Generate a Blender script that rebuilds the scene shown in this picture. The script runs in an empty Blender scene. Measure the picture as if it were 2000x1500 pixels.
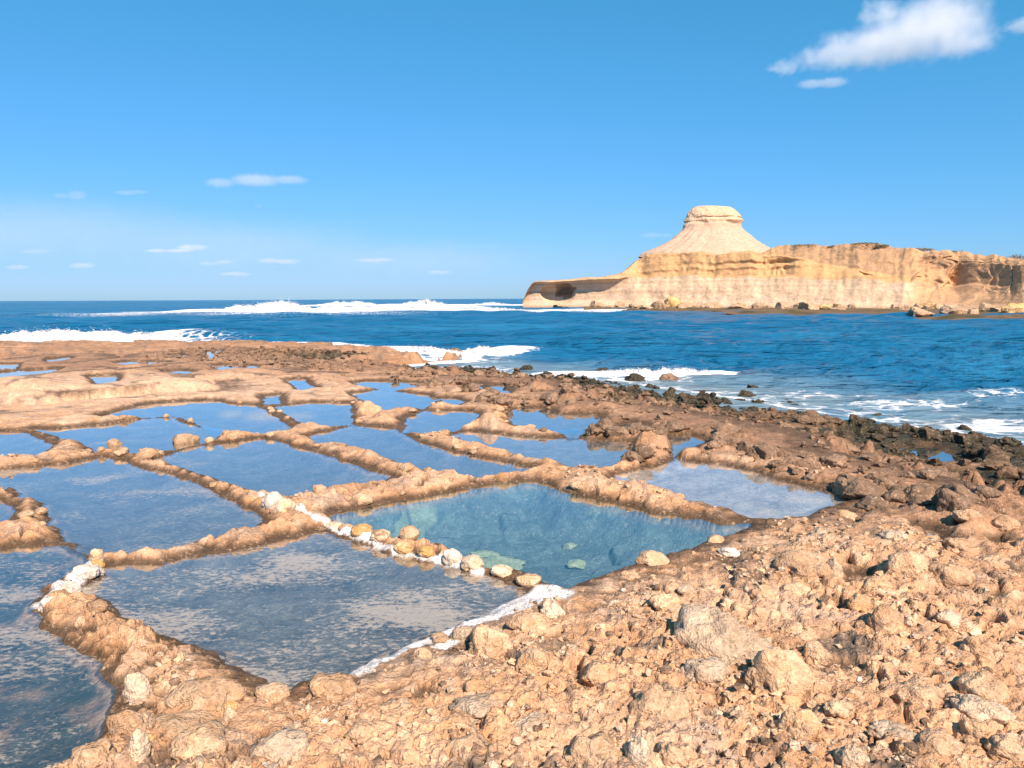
import bpy, bmesh, math, random
import numpy as np
from mathutils import Vector, Matrix, noise as mnoise
R = math.radians
rng = np.random.default_rng(7)
random.seed(7)
scene = bpy.context.scene
COL = scene.collection

# ------------------------------------------------------------------ camera
FPX = 1483.0                     # focal length in pixels of the 2000 px wide photograph
CAM_H = 1.7
PITCH = math.atan2(167.0, FPX)
ROLL = R(0.27)
SEA = -0.8                       # sea level; the salt pans stand at 0
fwd = Vector((0, math.cos(PITCH), -math.sin(PITCH)))
rgt0 = Vector((1, 0, 0)); up0 = rgt0.cross(fwd)
rgt = rgt0 * math.cos(ROLL) - up0 * math.sin(ROLL)
upv = up0 * math.cos(ROLL) + rgt0 * math.sin(ROLL)
cam_d = bpy.data.cameras.new('camera')
cam_d.sensor_width = 36.0
cam_d.lens = 36.0 * FPX / 2000.0
cam_d.clip_start = 0.05
cam_d.clip_end = 60000.0
cam = bpy.data.objects.new('camera', cam_d)
M = Matrix.Identity(4)
for i in range(3):
    M[i][0] = rgt[i]; M[i][1] = upv[i]; M[i][2] = -fwd[i]
M[0][3], M[1][3], M[2][3] = 0, 0, CAM_H
cam.matrix_world = M
COL.objects.link(cam)
scene.camera = cam

# ------------------------------------------------------------------ sky, sun, exposure
SUN_EL, SUN_AZ = R(42), R(157)   # azimuth clockwise from +Y (the view direction): right and behind the camera
world = bpy.data.worlds.new('World')
scene.world = world
world.use_nodes = True
wn = world.node_tree; wn.nodes.clear()
sky = wn.nodes.new('ShaderNodeTexSky')
sky.sky_type = 'NISHITA'
sky.sun_disc = False
sky.sun_elevation = SUN_EL
sky.sun_rotation = SUN_AZ
sky.altitude = 0
sky.air_density = 1.0
sky.dust_density = 0.3
sky.ozone_density = 3.0
# the photograph's colour response: deep blue overhead, soft blue down to the horizon
sep = wn.nodes.new('ShaderNodeSeparateColor'); comb = wn.nodes.new('ShaderNodeCombineColor')
wn.links.new(sky.outputs[0], sep.inputs[0])
for ch, (mul, gam) in enumerate(((.275, 1.08), (1.25, .56), (1.36, .76))):
    pw = wn.nodes.new('ShaderNodeMath'); pw.operation = 'POWER'; pw.inputs[1].default_value = gam
    ml = wn.nodes.new('ShaderNodeMath'); ml.operation = 'MULTIPLY'; ml.inputs[1].default_value = mul
    wn.links.new(sep.outputs[ch], pw.inputs[0]); wn.links.new(pw.outputs[0], ml.inputs[0]); wn.links.new(ml.outputs[0], comb.inputs[ch])
bg = wn.nodes.new('ShaderNodeBackground')
bg.inputs['Strength'].default_value = 0.094
wo = wn.nodes.new('ShaderNodeOutputWorld')
wn.links.new(comb.outputs[0], bg.inputs['Color'])
wn.links.new(bg.outputs[0], wo.inputs['Surface'])

sun_d = bpy.data.lights.new('sun', 'SUN')
sun_d.energy = 5.0
sun_d.angle = R(0.53)
sun_d.color = (1.0, 0.795, 0.625)
sun = bpy.data.objects.new('sun', sun_d)
sdir = Vector((math.sin(SUN_AZ) * math.cos(SUN_EL), math.cos(SUN_AZ) * math.cos(SUN_EL), math.sin(SUN_EL)))
sun.rotation_euler = sdir.to_track_quat('Z', 'Y').to_euler()
sun.location = sdir * 50
COL.objects.link(sun)

scene.view_settings.view_transform = 'Standard'
scene.view_settings.look = 'None'
scene.view_settings.gamma = 1.0
scene.view_settings.exposure = 0.85
scene.view_settings.use_curve_mapping = False
scene.render.engine = 'CYCLES'
cy = scene.cycles
cy.use_denoising = True
try:
    cy.denoiser = 'OPENIMAGEDENOISE'
except Exception:
    pass
cy.max_bounces = 8
cy.diffuse_bounces = 3
cy.glossy_bounces = 3
cy.transparent_max_bounces = 12
cy.volume_bounces = 4
cy.caustics_reflective = False
cy.caustics_refractive = False
cy.volume_max_steps = 128

# ------------------------------------------------------------------ helpers
def ray(px, py):
    d = fwd + rgt * ((px - 1000.0) / FPX) + upv * ((750.0 - py) / FPX)
    return d
def at(px, py, z):
    d = ray(px, py)
    t = (z - CAM_H) / d.z
    return np.array((d.x * t, d.y * t, z))
def at_depth(px, py, Y):
    d = ray(px, py)
    t = Y / d.y
    return np.array((d.x * t, Y, CAM_H + d.z * t))
def plane_z(y):                  # the bedrock dips gently seaward
    return -0.02 * np.maximum(y - 11.0, 0.0)
def at_plane(px, py, dz=0.0):
    z = 0.0
    for _ in range(12):
        p = at(px, py, z + dz)
        z = 0.5 * z + 0.5 * float(plane_z(p[1]))
    return at(px, py, float(z) + dz)

def tag(o, label=None, cat=None, group=None, kind=None):
    if label: o['label'] = label
    if cat: o['category'] = cat
    if group: o['group'] = group
    if kind: o['kind'] = kind
    return o

def smooth(a, b, x):
    t = np.clip((x - a) / (b - a), 0, 1)
    return t * t * (3 - 2 * t)

def _hash(ix, iy, iz, seed):
    h = (ix.astype(np.int64) * 374761393 + iy.astype(np.int64) * 668265263 + iz * 2147483647 + seed * 1274126177) & 0xffffffff
    h = ((h ^ (h >> 13)) * 1274126177) & 0xffffffff
    h = ((h ^ (h >> 16)) * 2246822519) & 0xffffffff
    h = h ^ (h >> 15)
    return (h & 0xffffff).astype(np.float64) / float(0xffffff)

def n2(x, y, seed=0):            # value-gradient noise about 0, range about -1..1
    xi = np.floor(x); yi = np.floor(y)
    fx = x - xi; fy = y - yi
    ix = xi.astype(np.int64); iy = yi.astype(np.int64)
    u = fx * fx * fx * (fx * (fx * 6 - 15) + 10); v = fy * fy * fy * (fy * (fy * 6 - 15) + 10)
    def g(dx, dy):
        a = _hash(ix + dx, iy + dy, 0, seed) * (2 * math.pi)
        return np.cos(a) * (fx - dx) + np.sin(a) * (fy - dy)
    n00, n10, n01, n11 = g(0, 0), g(1, 0), g(0, 1), g(1, 1)
    return 1.5 * ((n00 * (1 - u) + n10 * u) * (1 - v) + (n01 * (1 - u) + n11 * u) * v)

def n3(x, y, z, seed=0):
    xi = np.floor(x); yi = np.floor(y); zi = np.floor(z)
    fx = x - xi; fy = y - yi; fz = z - zi
    ix = xi.astype(np.int64); iy = yi.astype(np.int64); iz = zi.astype(np.int64)
    s = lambda t: t * t * (3 - 2 * t)
    u, v, w = s(fx), s(fy), s(fz)
    r = 0
    for dx in (0, 1):
        for dy in (0, 1):
            for dz in (0, 1):
                r = r + _hash(ix + dx, iy + dy, iz + dz, seed) * (u if dx else 1 - u) * (v if dy else 1 - v) * (w if dz else 1 - w)
    return r * 2 - 1

def fbm2(x, y, octaves=4, seed=0, gain=0.5):
    a, s, t = 1.0, 0.0, 0.0
    for o in range(octaves):
        s = s + a * n2(x, y, seed + o * 17); t += a
        x = x * 2.03 + 3.1; y = y * 2.03 + 1.7; a *= gain
    return s / t
def fbm3(x, y, z, octaves=4, seed=0, gain=0.5):
    a, s, t = 1.0, 0.0, 0.0
    for o in range(octaves):
        s = s + a * n3(x, y, z, seed + o * 17); t += a
        x = x * 2.03 + 3.1; y = y * 2.03 + 1.7; z = z * 2.03 + 5.3; a *= gain
    return s / t

def domes(x, y, cell, seed, rmin=0.3, rmax=0.75, keep=1.0):
    """scattered rounded knobs: heights in units of the cell"""
    x = x / cell; y = y / cell
    ix = np.floor(x).astype(np.int64); iy = np.floor(y).astype(np.int64)
    out = np.zeros_like(x)
    for dx in (-1, 0, 1):
        for dy in (-1, 0, 1):
            cx = ix + dx; cyy = iy + dy
            px = cx + _hash(cx, cyy, 1, seed); py = cyy + _hash(cx, cyy, 2, seed)
            r = rmin + (rmax - rmin) * _hash(cx, cyy, 3, seed) ** 1.6
            an = _hash(cx, cyy, 4, seed) * math.pi
            el = 0.65 + 0.35 * _hash(cx, cyy, 5, seed)
            k = _hash(cx, cyy, 6, seed) < keep
            ex = (x - px) * np.cos(an) + (y - py) * np.sin(an)
            ey = (-(x - px) * np.sin(an) + (y - py) * np.cos(an)) / el
            q = 1 - (ex * ex + ey * ey) / (r * r)
            v = np.sqrt(np.clip(q, 0, 1)) * r * k
            out = np.maximum(out, v)
    return out

def cells(x, y, cell, seed):
    """distance to the border between cells (cracks and joints), and a random value per cell"""
    x = x / cell; y = y / cell
    ix = np.floor(x).astype(np.int64); iy = np.floor(y).astype(np.int64)
    d1 = np.full(x.shape, 9.0); d2 = np.full(x.shape, 9.0); rid = np.zeros(x.shape)
    for dx in (-1, 0, 1):
        for dy in (-1, 0, 1):
            cx = ix + dx; cyy = iy + dy
            px = cx + _hash(cx, cyy, 1, seed); py = cyy + _hash(cx, cyy, 2, seed)
            d = np.hypot(x - px, y - py)
            r = _hash(cx, cyy, 7, seed)
            new = d < d1
            d2 = np.where(new, d1, np.minimum(d2, d)); rid = np.where(new, r, rid); d1 = np.where(new, d, d1)
    return (d2 - d1) * cell, rid

def grid_mesh(name, V, nr, nc, smooth_shade=True, keep=None):
    V = np.ascontiguousarray(V, dtype=np.float32).reshape(-1, 3)
    idx = np.arange(nr * nc).reshape(nr, nc)
    q = np.stack([idx[:-1, :-1], idx[:-1, 1:], idx[1:, 1:], idx[1:, :-1]], axis=-1).reshape(-1, 4)
    if keep is not None:
        q = q[keep.reshape(-1)]
    return raw_mesh(name, V, q, smooth_shade)
def raw_mesh(name, V, F, smooth_shade=True):
    V = np.ascontiguousarray(V, dtype=np.float32); F = np.ascontiguousarray(F, dtype=np.int32)
    k = F.shape[1]
    me = bpy.data.meshes.new(name)
    me.vertices.add(len(V)); me.vertices.foreach_set('co', V.ravel())
    me.loops.add(F.size); me.loops.foreach_set('vertex_index', F.ravel())
    me.polygons.add(len(F))
    me.polygons.foreach_set('loop_start', np.arange(0, F.size, k, dtype=np.int32))
    me.polygons.foreach_set('loop_total', np.full(len(F), k, dtype=np.int32))
    me.polygons.foreach_set('use_smooth', np.full(len(F), smooth_shade, dtype=bool))
    me.update(calc_edges=True); me.validate()
    return me
def set_col(me, name, rgb):
    a = me.attributes.new(name, 'FLOAT_COLOR', 'POINT')
    c = np.ones((len(me.vertices), 4), dtype=np.float32); c[:, :3] = rgb
    a.data.foreach_set('color', c.ravel())
def set_float(me, name, v):
    a = me.attributes.new(name, 'FLOAT', 'POINT')
    a.data.foreach_set('value', np.ascontiguousarray(v, dtype=np.float32).ravel())
def obj(name, me, m=None, parent=None, loc=None):
    o = bpy.data.objects.new(name, me)
    if m is not None and len(me.materials) == 0: me.materials.append(m)
    if loc is not None: o.location = loc
    if parent is not None: o.parent = parent
    COL.objects.link(o)
    return o

# ---- node helper
class NT:
    def __init__(self, name):
        self.m = bpy.data.materials.new(name); self.m.use_nodes = True
        self.t = self.m.node_tree; self.t.nodes.clear()
        self.out = self.t.nodes.new('ShaderNodeOutputMaterial')
    def n(self, typ, ins=None, **kw):
        nd = self.t.nodes.new(typ)
        for k, v in kw.items(): setattr(nd, k, v)
        for k, v in (ins or {}).items():
            s = nd.inputs[k]
            if isinstance(v, bpy.types.NodeSocket): self.t.links.new(v, s)
            else: s.default_value = v
        return nd
    def math(self, op, a, b=0.0, c=0.0, clamp=False):
        return self.n('ShaderNodeMath', {0: a, 1: b, 2: c}, operation=op, use_clamp=clamp).outputs[0]
    def vmath(self, op, a, b=(0, 0, 0)):
        return self.n('ShaderNodeVectorMath', {0: a, 1: b}, operation=op)
    def noise(self, vec, scale, detail=4, rough=0.55, dist=0.0, lac=2.0):
        return self.n('ShaderNodeTexNoise', {'Vector': vec, 'Scale': scale, 'Detail': detail, 'Roughness': rough, 'Distortion': dist, 'Lacunarity': lac})
    def ramp(self, fac, stops, interp='LINEAR'):
        r = self.n('ShaderNodeValToRGB', {'Fac': fac})
        r.color_ramp.interpolation = interp
        e = r.color_ramp.elements
        while len(e) < len(stops): e.new(0.5)
        for i, (p, c) in enumerate(stops):
            e[i].position = p
            e[i].color = (c, c, c, 1) if isinstance(c, (int, float)) else (*c, 1)
        return r.outputs[0]
    def mix(self, fac, a, b, blend='MIX'):
        nd = self.n('ShaderNodeMix', data_type='RGBA', blend_type=blend)
        for i, v in ((0, fac), (6, a), (7, b)):
            s = nd.inputs[i]
            if isinstance(v, bpy.types.NodeSocket): self.t.links.new(v, s)
            else: s.default_value = v if i == 0 else (*v, 1)
        return nd.outputs[2]
    def maprange(self, v, a, b, c=0.0, d=1.0, typ='SMOOTHSTEP'):
        return self.n('ShaderNodeMapRange', {'Value': v, 'From Min': a, 'From Max': b, 'To Min': c, 'To Max': d}, interpolation_type=typ).outputs[0]
    def link(self, a, b): self.t.links.new(a, b)

def srgb(r, g, b):
    f = lambda c: ((c / 255 + 0.055) / 1.055) ** 2.4 if c > 10 else c / 255 / 12.92
    return np.array((f(r), f(g), f(b)))

# ------------------------------------------------------------------ layout of the place (read off the photograph, turned into metres)
# salt pans: outline, depth of water, floor colour, film of salt on the water, label
PANS = [
 ('A', [(196,1108),(240,1103),(320,1100),(360,1087),(480,1071),(540,1060),(624,1039),(680,1053),(760,1078),(820,1092),(860,1098),(900,1116),(960,1131),(1020,1147),(1034,1157),(1000,1174),(944,1202),(880,1226),(792,1260),(696,1310),(620,1328),(560,1345),(520,1340),(480,1318),(444,1284),(360,1256),(304,1236),(244,1206),(210,1178),(150,1160),(160,1148),(196,1128)], .09, 'grey', 1.0, 'near salt pan streaked with white salt film, bounded by white salt edge'),
 ('B', [(-420,1070),(0,1074),(76,1063),(120,1068),(168,1077),(170,1094),(132,1126),(102,1142),(66,1174),(70,1200),(100,1242),(188,1286),(200,1308),(228,1362),(240,1384),(205,1430),(165,1458),(112,1480),(64,1510),(20,1560),(-300,1600),(-500,1300)], .12, 'dark', .8, 'salt pan in the bottom left corner with brown patches'),
 ('C', [(-90,934),(0,920),(80,912),(154,902),(200,894),(241,902),(266,915),(329,926),(367,940),(413,963),(455,982),(507,1006),(500,1020),(437,1030),(395,1040),(315,1054),(280,1062),(190,1066),(160,1052),(136,1036),(100,1008),(86,978),(46,972),(40,954),(0,954),(-80,950)], .10, 'blue', .55, 'large salt pan with wispy white film left of the stone junction'),
 ('D', [(-160,975),(0,977),(18,990),(21,1008),(0,1016),(-160,1020)], .10, 'blue', .2, 'sliver of salt pan at the left edge under a low ridge'),
 ('E', [(311,896),(371,875),(455,864),(518,857),(546,866),(595,878),(686,906),(715,917),(765,921),(754,930),(722,938),(670,940),(621,953),(600,957),(560,960),(542,954),(500,944),(455,934),(402,922),(360,912),(322,902)], .12, 'blue', .05, 'long clear blue salt pan above the stone junction'),
 ('F', [(632,1010),(720,990),(800,975),(900,957),(960,945),(1044,938),(1066,945),(1125,966),(1195,981),(1265,1000),(1352,1011),(1388,1020),(1464,1022),(1468,1030),(1430,1044),(1394,1056),(1349,1070),(1300,1080),(1256,1098),(1192,1118),(1140,1138),(1118,1147),(1096,1143),(1066,1138),(1024,1114),(952,1112),(916,1090),(856,1062),(748,1052),(672,1030)], .34, 'teal', .0, 'deep teal salt pan with rubble slabs on its floor'),
 ('G', [(1195,927),(1240,918),(1288,911),(1320,894),(1340,900),(1372,905),(1408,908),(1472,920),(1532,940),(1612,960),(1632,967),(1656,981),(1616,992),(1580,1008),(1540,1013),(1472,1016),(1424,994),(1360,985),(1260,953),(1209,946)], .07, 'pale', .0, 'pale shallow salt pan beside the brown rocky shore'),
 ('H', [(1312,852),(1344,850),(1372,858),(1345,876),(1320,880)], .08, 'blue', .0, 'tiny round pool behind a big pale rock'),
 ('I', [(604,852),(635,846),(688,832),(761,836),(789,850),(800,861),(866,878),(915,886),(985,896),(1037,903),(1013,914),(943,921),(904,920),(866,918),(824,907),(768,893),(757,887),(691,870),(630,868)], .12, 'blue', .0, 'long blue salt pan left of the thin diagonal rib'),
 ('J', [(880,852),(915,843),(985,850),(1055,855),(1125,859),(1230,864),(1233,875),(1209,895),(1177,902),(1118,902),(1090,894),(1020,885),(950,870),(905,862)], .08, 'mid', .0, 'greyish salt pan between thin rib and big pale rock'),
 ('K', [(796,818),(831,803),(880,802),(915,803),(931,811),(908,830),(859,837),(824,839),(792,835)], .1, 'blue', .0, 'small salt pan beside the orange rock lump'),
 ('L', [(985,804),(1020,797),(1048,796),(1090,808),(1160,811),(1176,824),(1125,834),(1090,837),(1020,829),(990,815)], .1, 'blue', .0, 'salt pan under the brown rocks, right of the orange lump'),
 ('M', [(688,768),(740,762),(831,771),(854,780),(817,794),(775,796),(745,794),(712,781)], .1, 'blue', .0, 'narrow salt pan behind the square rock block'),
 ('N', [(539,795),(600,787),(640,786),(682,788),(685,822),(652,826),(609,821),(578,814)], .1, 'blue', .0, 'small salt pan left of the square rock block'),
 ('O', [(196,814),(224,805),(287,790),(343,784),(413,783),(455,790),(493,790),(525,808),(560,827),(535,838),(490,837),(465,835),(437,840),(402,828),(378,819),(346,813),(280,815),(224,816)], .1, 'blue', .0, 'broad salt pan at the foot of the pale rock hump'),
 ('P', [(66,838),(101,839),(192,831),(297,817),(336,817),(346,825),(385,836),(436,842),(420,854),(385,860),(330,870),(287,873),(245,871),(196,871),(157,857),(105,847)], .1, 'blue', .05, 'salt pan in front of the hump behind a rounded stone'),
 ('Q', [(-140,842),(0,843),(45,845),(73,860),(101,869),(70,884),(0,891),(-140,898)], .1, 'blue', .0, 'salt pan at the left edge beside the crossing ridges'),
 ('R', [(-120,709),(0,710),(35,710),(22,723),(-120,724)], .08, 'blue', .0, 'farther of two slim pools at the far left edge'),
 ('S', [(-120,727),(0,727),(60,722),(116,719),(82,734),(0,740),(-120,742)], .08, 'blue', .0, 'nearer of two slim pools at the far left edge'),
 ('T', [(175,735),(200,733),(226,732),(222,742),(196,745)], .08, 'blue', .0, 'small pool on top of the pale hump'),
 ('U', [(409,713),(455,711),(506,715),(480,721),(440,722)], .08, 'blue', .0, 'oval pool in the far shelf'),
 ('V', [(224,708),(259,705),(322,706),(330,709),(260,712)], .08, 'blue', .0, 'thin pool on the far shelf near the sea'),
 ('W', [(405,686),(432,684),(416,694),(429,704),(398,704),(408,694)], .08, 'blue', .0, 'hourglass pool on the far shelf by the surf'),
 ('X', [(691,747),(729,744),(831,747),(843,751),(764,757),(705,752)], .08, 'blue', .0, 'long thin pool below the inlet'),
 ('Y', [(912,752),(938,748),(938,758),(916,759)], .08, 'blue', .0, 'tiny square pool below the dark shore rocks'),
 ('Z', [(958,753),(984,751),(994,763),(975,761)], .08, 'blue', .0, 'tiny slanted pool below the dark shore rocks'),
 ('b', [(519,773),(545,772),(543,781),(521,782)], .08, 'blue', .0, 'tiny pool at the end of a rock wall'),
 ('c', [(572,748),(595,747),(615,755),(590,757)], .08, 'blue', .0, 'tiny pool in the far rock terraces'),
 ('d', [(1210,830),(1240,827),(1264,832),(1258,840),(1222,839)], .06, 'blue', .0, 'thin pool behind a knobbly rib below the brown rocks'),
 ('e', [(1095,842),(1118,840),(1138,844),(1118,848)], .06, 'blue', .0, 'sliver of pool between two low ribs'),
 ('g', [(92,701),(133,697),(138,701),(98,705)], .06, 'blue', .0, 'smallest sliver of pool near the far left surf'),
 ('h', [(318,725),(345,723),(380,725),(350,730)], .06, 'blue', .0, 'sliver of pool behind the pale hump'),
 ('j', [(560,742),(585,739),(598,742),(575,746)], .06, 'blue', .0, 'faint puddle on the far rock terraces'),
 ('k', [(330,693),(352,691),(362,695),(340,697)], .06, 'blue', .0, 'tiny pool left of the hourglass pool'),
 ('f', [(862,779),(880,777),(905,783),(880,787)], .06, 'blue', .0, 'puddle right of the narrow pan'),
]
# tide pools on the lower shore, in hollows of the brown rock
POOLS = [
 ([(1748,876),(1820,871),(1854,888),(1884,900),(1898,914),(1874,914),(1812,898),(1766,891)], 'forked tide pool among dark shore rocks'),
 ([(1850,932),(1900,936),(1904,954),(1874,946)], 'small tide pool among black weed-covered rocks'),
 ([(1812,1036),(1830,1034),(1850,1044),(1826,1058)], 'little puddle in brown rock near the right side'),
 ([(1650,1128),(1672,1124),(1676,1138),(1655,1140)], 'tiny puddle in a hollow beside foreground rocks'),
 ([(1478,832),(1500,830),(1510,840),(1484,842)], 'tiny tide pool in the brown knobbly rocks'),
 ([(1930,1060),(1960,1056),(1968,1066),(1940,1070)], 'little wet hollow at the right edge'),
 ([(1470,798),(1500,796),(1506,804),(1476,806)], 'tide pool just inside the dark weed fringe'),
]
# the shore: the far shelf drops off sharply, the near right shore slides gently into the sea
far_top = [(-900,664),(-400,665),(0,668),(150,672),(250,675),(320,669),(400,676),(500,677),(620,678),(780,682),(840,685),(900,685)]
cliff_line = []
for p in far_top:
    q = at_plane(*p); q = q * (1 + 0.7 / np.hypot(q[0], q[1])); cliff_line.append(q[:2])
for p in [(922,688),(900,694),(850,702),(790,710),(735,716)]:
    cliff_line.append(at(*p, SEA)[:2])
gentle_line = [at(*p, SEA)[:2] for p in [(735,716),(806,722),(862,719),(915,716),(960,721),(975,733),(1060,735),(1120,738),(1181,744),(1240,752),(1300,764),(1384,775),(1460,786),(1540,803),(1600,812),(1700,824),(1824,844),(1920,862),(2000,872),(2200,925)]]
gentle_line += [np.array((16.5, 8.0)), np.array((26.0, 3.0)), np.array((40.0, -6.0))]
land_poly = np.array(cliff_line + gentle_line[1:] + [np.array((-90.0, -6.0))])

def seg_dist(X, Y, pts, closed=False):
    pts = [np.asarray(p) for p in pts]
    d2 = np.full(X.shape, 1e9)
    for a, b in zip(pts, (pts[1:] + pts[:1]) if closed else pts[1:]):
        e = b - a; L = float(e @ e) + 1e-12
        t = np.clip(((X - a[0]) * e[0] + (Y - a[1]) * e[1]) / L, 0, 1)
        dx = X - a[0] - t * e[0]; dy = Y - a[1] - t * e[1]
        d2 = np.minimum(d2, dx * dx + dy * dy)
    return np.sqrt(d2)
def inside(X, Y, poly):
    c = np.zeros(X.shape, bool)
    n = len(poly)
    for i in range(n):
        x0, y0 = poly[i]; x1, y1 = poly[(i + 1) % n]
        if y0 == y1: continue
        k = ((y0 > Y) != (y1 > Y)) & (X < (x1 - x0) * (Y - y0) / (y1 - y0) + x0)
        c ^= k
    return c

def macro_z(X, Y):
    """bedrock without its roughness"""
    land = inside(X, Y, land_poly)
    dc = seg_dist(X, Y, cliff_line); dg = seg_dist(X, Y, gentle_line)
    pl = plane_z(Y)
    zc = np.where(land, SEA - 0.15 + (pl + 0.05 - SEA + 0.15) * smooth(0.0, 0.55, dc), 0)
    zg = np.where(land, SEA - .13 + 0.125 * dg, 0)
    zin = np.minimum(np.minimum(zc, zg), pl + 0.06)
    zout = np.where(dc < dg, SEA - 0.2 - 0.25 * dc, SEA - 0.20 - 0.22 * dg)
    return np.where(land, zin, zout), land, dc, dg

pan_world = []
for key, pts, dep, floor, film, label in PANS:
    dz = {'T': .24, 'U': .14, 'V': .09, 'R': .08, 'S': .10, 'W': .06, 'c': .08, 'b': .04, 'X': .04, 'g': .08, 'h': .14, 'j': .1, 'k': .08, 'Y': .05, 'Z': .05}.get(key, 0.0)
    z = float(np.mean([at_plane(*p, dz=dz)[2] for p in pts]))
    ym = .5 * (min(p[1] for p in pts) + max(p[1] for p in pts)); yr = .5 * (max(p[1] for p in pts) - min(p[1] for p in pts))
    pan_world.append((key, np.array([at(px, py, z + (0.0 if key in 'AFG' else .07) * float(smooth(-.2, .9, (py - ym) / yr)))[:2] for px, py in pts]), z, dep, floor, film, label))
for pts, label in POOLS:
    z = -0.2
    for _ in range(10):
        c = np.mean([at(px, py, z)[:2] for px, py in pts], axis=0)
        m = macro_z(np.array([c[0]]), np.array([c[1]]))[0][0]
        z = 0.5 * z + 0.5 * float(m)
    pan_world.append(('pool', np.array([at(px, py, z)[:2] for px, py in pts]), z, .07, 'dark', 0.0, label))

# rounded masses of rock that belong to the bedrock: px centre of foot, width px, height m, depth ratio, elevation kind
HUMPS = []
def hump(px, py, wpx, h, ratio=0.8, sharp=1.0):
    p = at_plane(px, py)
    HUMPS.append((p[0], p[1], 0.5 * wpx * np.hypot(p[1], 0) / FPX, h, ratio, sharp))
hump(60, 786, 380, .36, .6); hump(250, 775, 330, .27, .5); hump(-160, 790, 330, .4, .5); hump(400, 752, 300, .22, .9)
hump(600, 715, 380, .16, 1.0); hump(700, 722, 200, .16, 1.0); hump(30, 800, 150, .2, .6)
hump(150, 850 - 20, 60, .05); hump(1272, 884, 86, .22, .8); hump(1262, 900, 70, .10, .8); hump(955, 838, 62, .20, .7); hump(925, 838, 60, .10, .8); hump(715, 812, 56, .20, 1.0)
hump(745, 824, 50, .12, .8); hump(1345, 895, 60, .14, .7); hump(1120, 790, 70, .22, .8); hump(1060, 768, 60, .18)
hump(1180, 803, 80, .12); hump(640, 900, 50, .06); hump(980, 820, 60, .12)

# ------------------------------------------------------------------ the rock shelf: one sheet, finer towards the viewer
NC = 1000
half = np.linspace(-1, 1, NC)
tcol = 0.80 * half + 0.55 * half ** 5
rows = [1.25]
while rows[-1] < 48: rows.append(rows[-1] + 0.0027 * rows[-1] ** 1.3)
rows = np.array(rows); NR = len(rows)
YY, TT = np.meshgrid(rows, tcol, indexing='ij')
XX = YY * TT
spacing = np.maximum(0.0027 * YY ** 1.3, 0.0018 * YY)
X = XX.ravel(); Y = YY.ravel(); SP = spacing.ravel()
def fade(wl): return smooth(1.6, 3.6, wl / SP)       # drop detail finer than the sheet can hold

mz, land, dc, dg = macro_z(X + 0.35 * n2(X / 1.3, Y / 1.3, 301) + 0.2 * n2(X / .5, Y / .5, 303), Y + 0.45 * n2(X / 1.3, Y / 1.3, 302) + 0.25 * n2(X / .5, Y / .5, 304))
# how rough: knobbly brown belt along the gentle shore
belt = np.where(land, 1 - smooth(5.2, 9.5, dg + 0.9 * n2(X / 2.1, Y / 2.1, 21)), 1.0) * (dg < 40)
belt *= smooth(.8, 4.0, dc)
far = smooth(13, 19, Y) * (1 - belt)

wx = X + 0.10 * n2(X / .33, Y / .33, 5) + 0.035 * n2(X / .11, Y / .11, 6)
wy = Y + 0.10 * n2(X / .33, Y / .33, 7) + 0.035 * n2(X / .11, Y / .11, 8)
relief = 0.05 * fbm2(X / 1.7, Y / 1.7, 3, 11)
k1 = domes(wx, wy, .85, 31, .18, .42, .55)
k2 = domes(wx, wy, .40, 32, .20, .52, .75)
k3 = domes(wx, wy, .19, 33, .22, .60, .85)
k4 = domes(wx, wy, .085, 34, .25, .62, .9)
k5 = domes(X, Y, .04, 35, .25, .62, .9)
patch = smooth(-0.25, 0.35, n2(X / 1.4, Y / 1.4, 41))         # knobby patches among crumbly flats
bil = 0.05 * np.abs(n2(wx / .46, wy / .46, 42)) + .060 * np.abs(n2(wx / .23, wy / .23, 43)) * fade(.15) + .050 * np.abs(n2(wx / .11, wy / .11, 44)) * fade(.09) + .026 * np.abs(n2(X / .055, Y / .055, 45)) * fade(.045) + .014 * np.abs(n2(X / .028, Y / .028, 46)) * fade(.025)
lump = (0.13 * .85 * k1 * fade(.5) + 0.22 * .40 * k2 * fade(.3)) * (0.1 + 0.9 * patch) + 0.32 * .19 * k3 * fade(.15) * (0.4 + .6 * patch) + bil
fine = 0.34 * .085 * k4 * fade(.06) * smooth(-.3, .3, n2(X / .5, Y / .5, 47)) + 0.34 * .04 * k5 * fade(.03)
crk, cid = cells(wx, wy, .55, 51)
crease = -0.030 * (1 - smooth(0.0, 0.05, crk)) * fade(.12) * smooth(0.0, 0.4, n2(X / .9, Y / .9, 52))
grit = 0.024 * fbm2(X / .06, Y / .06, 3, 61, .65) * fade(.05) + 0.030 * np.abs(fbm2(X / .21, Y / .21, 3, 62)) * fade(.12)
pits = -0.055 * smooth(.42, .60, n2(wx / .13, wy / .13, 63)) * fade(.1) - 0.032 * smooth(.34, .48, n2(X / .055, Y / .055, 64)) * fade(.045) - .014 * smooth(.3, .45, n2(X / .026, Y / .026, 66)) * fade(.024) - .028 * smooth(.45, .6, n2(wx / .3, wy / .3, 65))
bk = domes(wx, wy, .62, 71, .3, .66, .9); bk2 = domes(wx, wy, .30, 72, .3, .66, .95)
belt_lump = (0.20 * .62 * bk + 0.50 * .30 * bk2 + 1.9 * bil + .05 * (1 - np.abs(n2(wx / .34, wy / .34, 74))) ** 3 + .02 * (1 - np.abs(n2(wx / .16, wy / .16, 75))) ** 3 * fade(.14) - .10 + .5 * .19 * k3 * fade(.15) - 0.10 * smooth(.1, .5, n2(X / .8, Y / .8, 73)))
terr = fbm2(X * .05 + 3, Y * .38, 3, 81)
step = 5.0 * terr
terrace = (np.floor(step) + smooth(.75, 1.0, step - np.floor(step))) / 5.0 * 0.55
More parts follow.
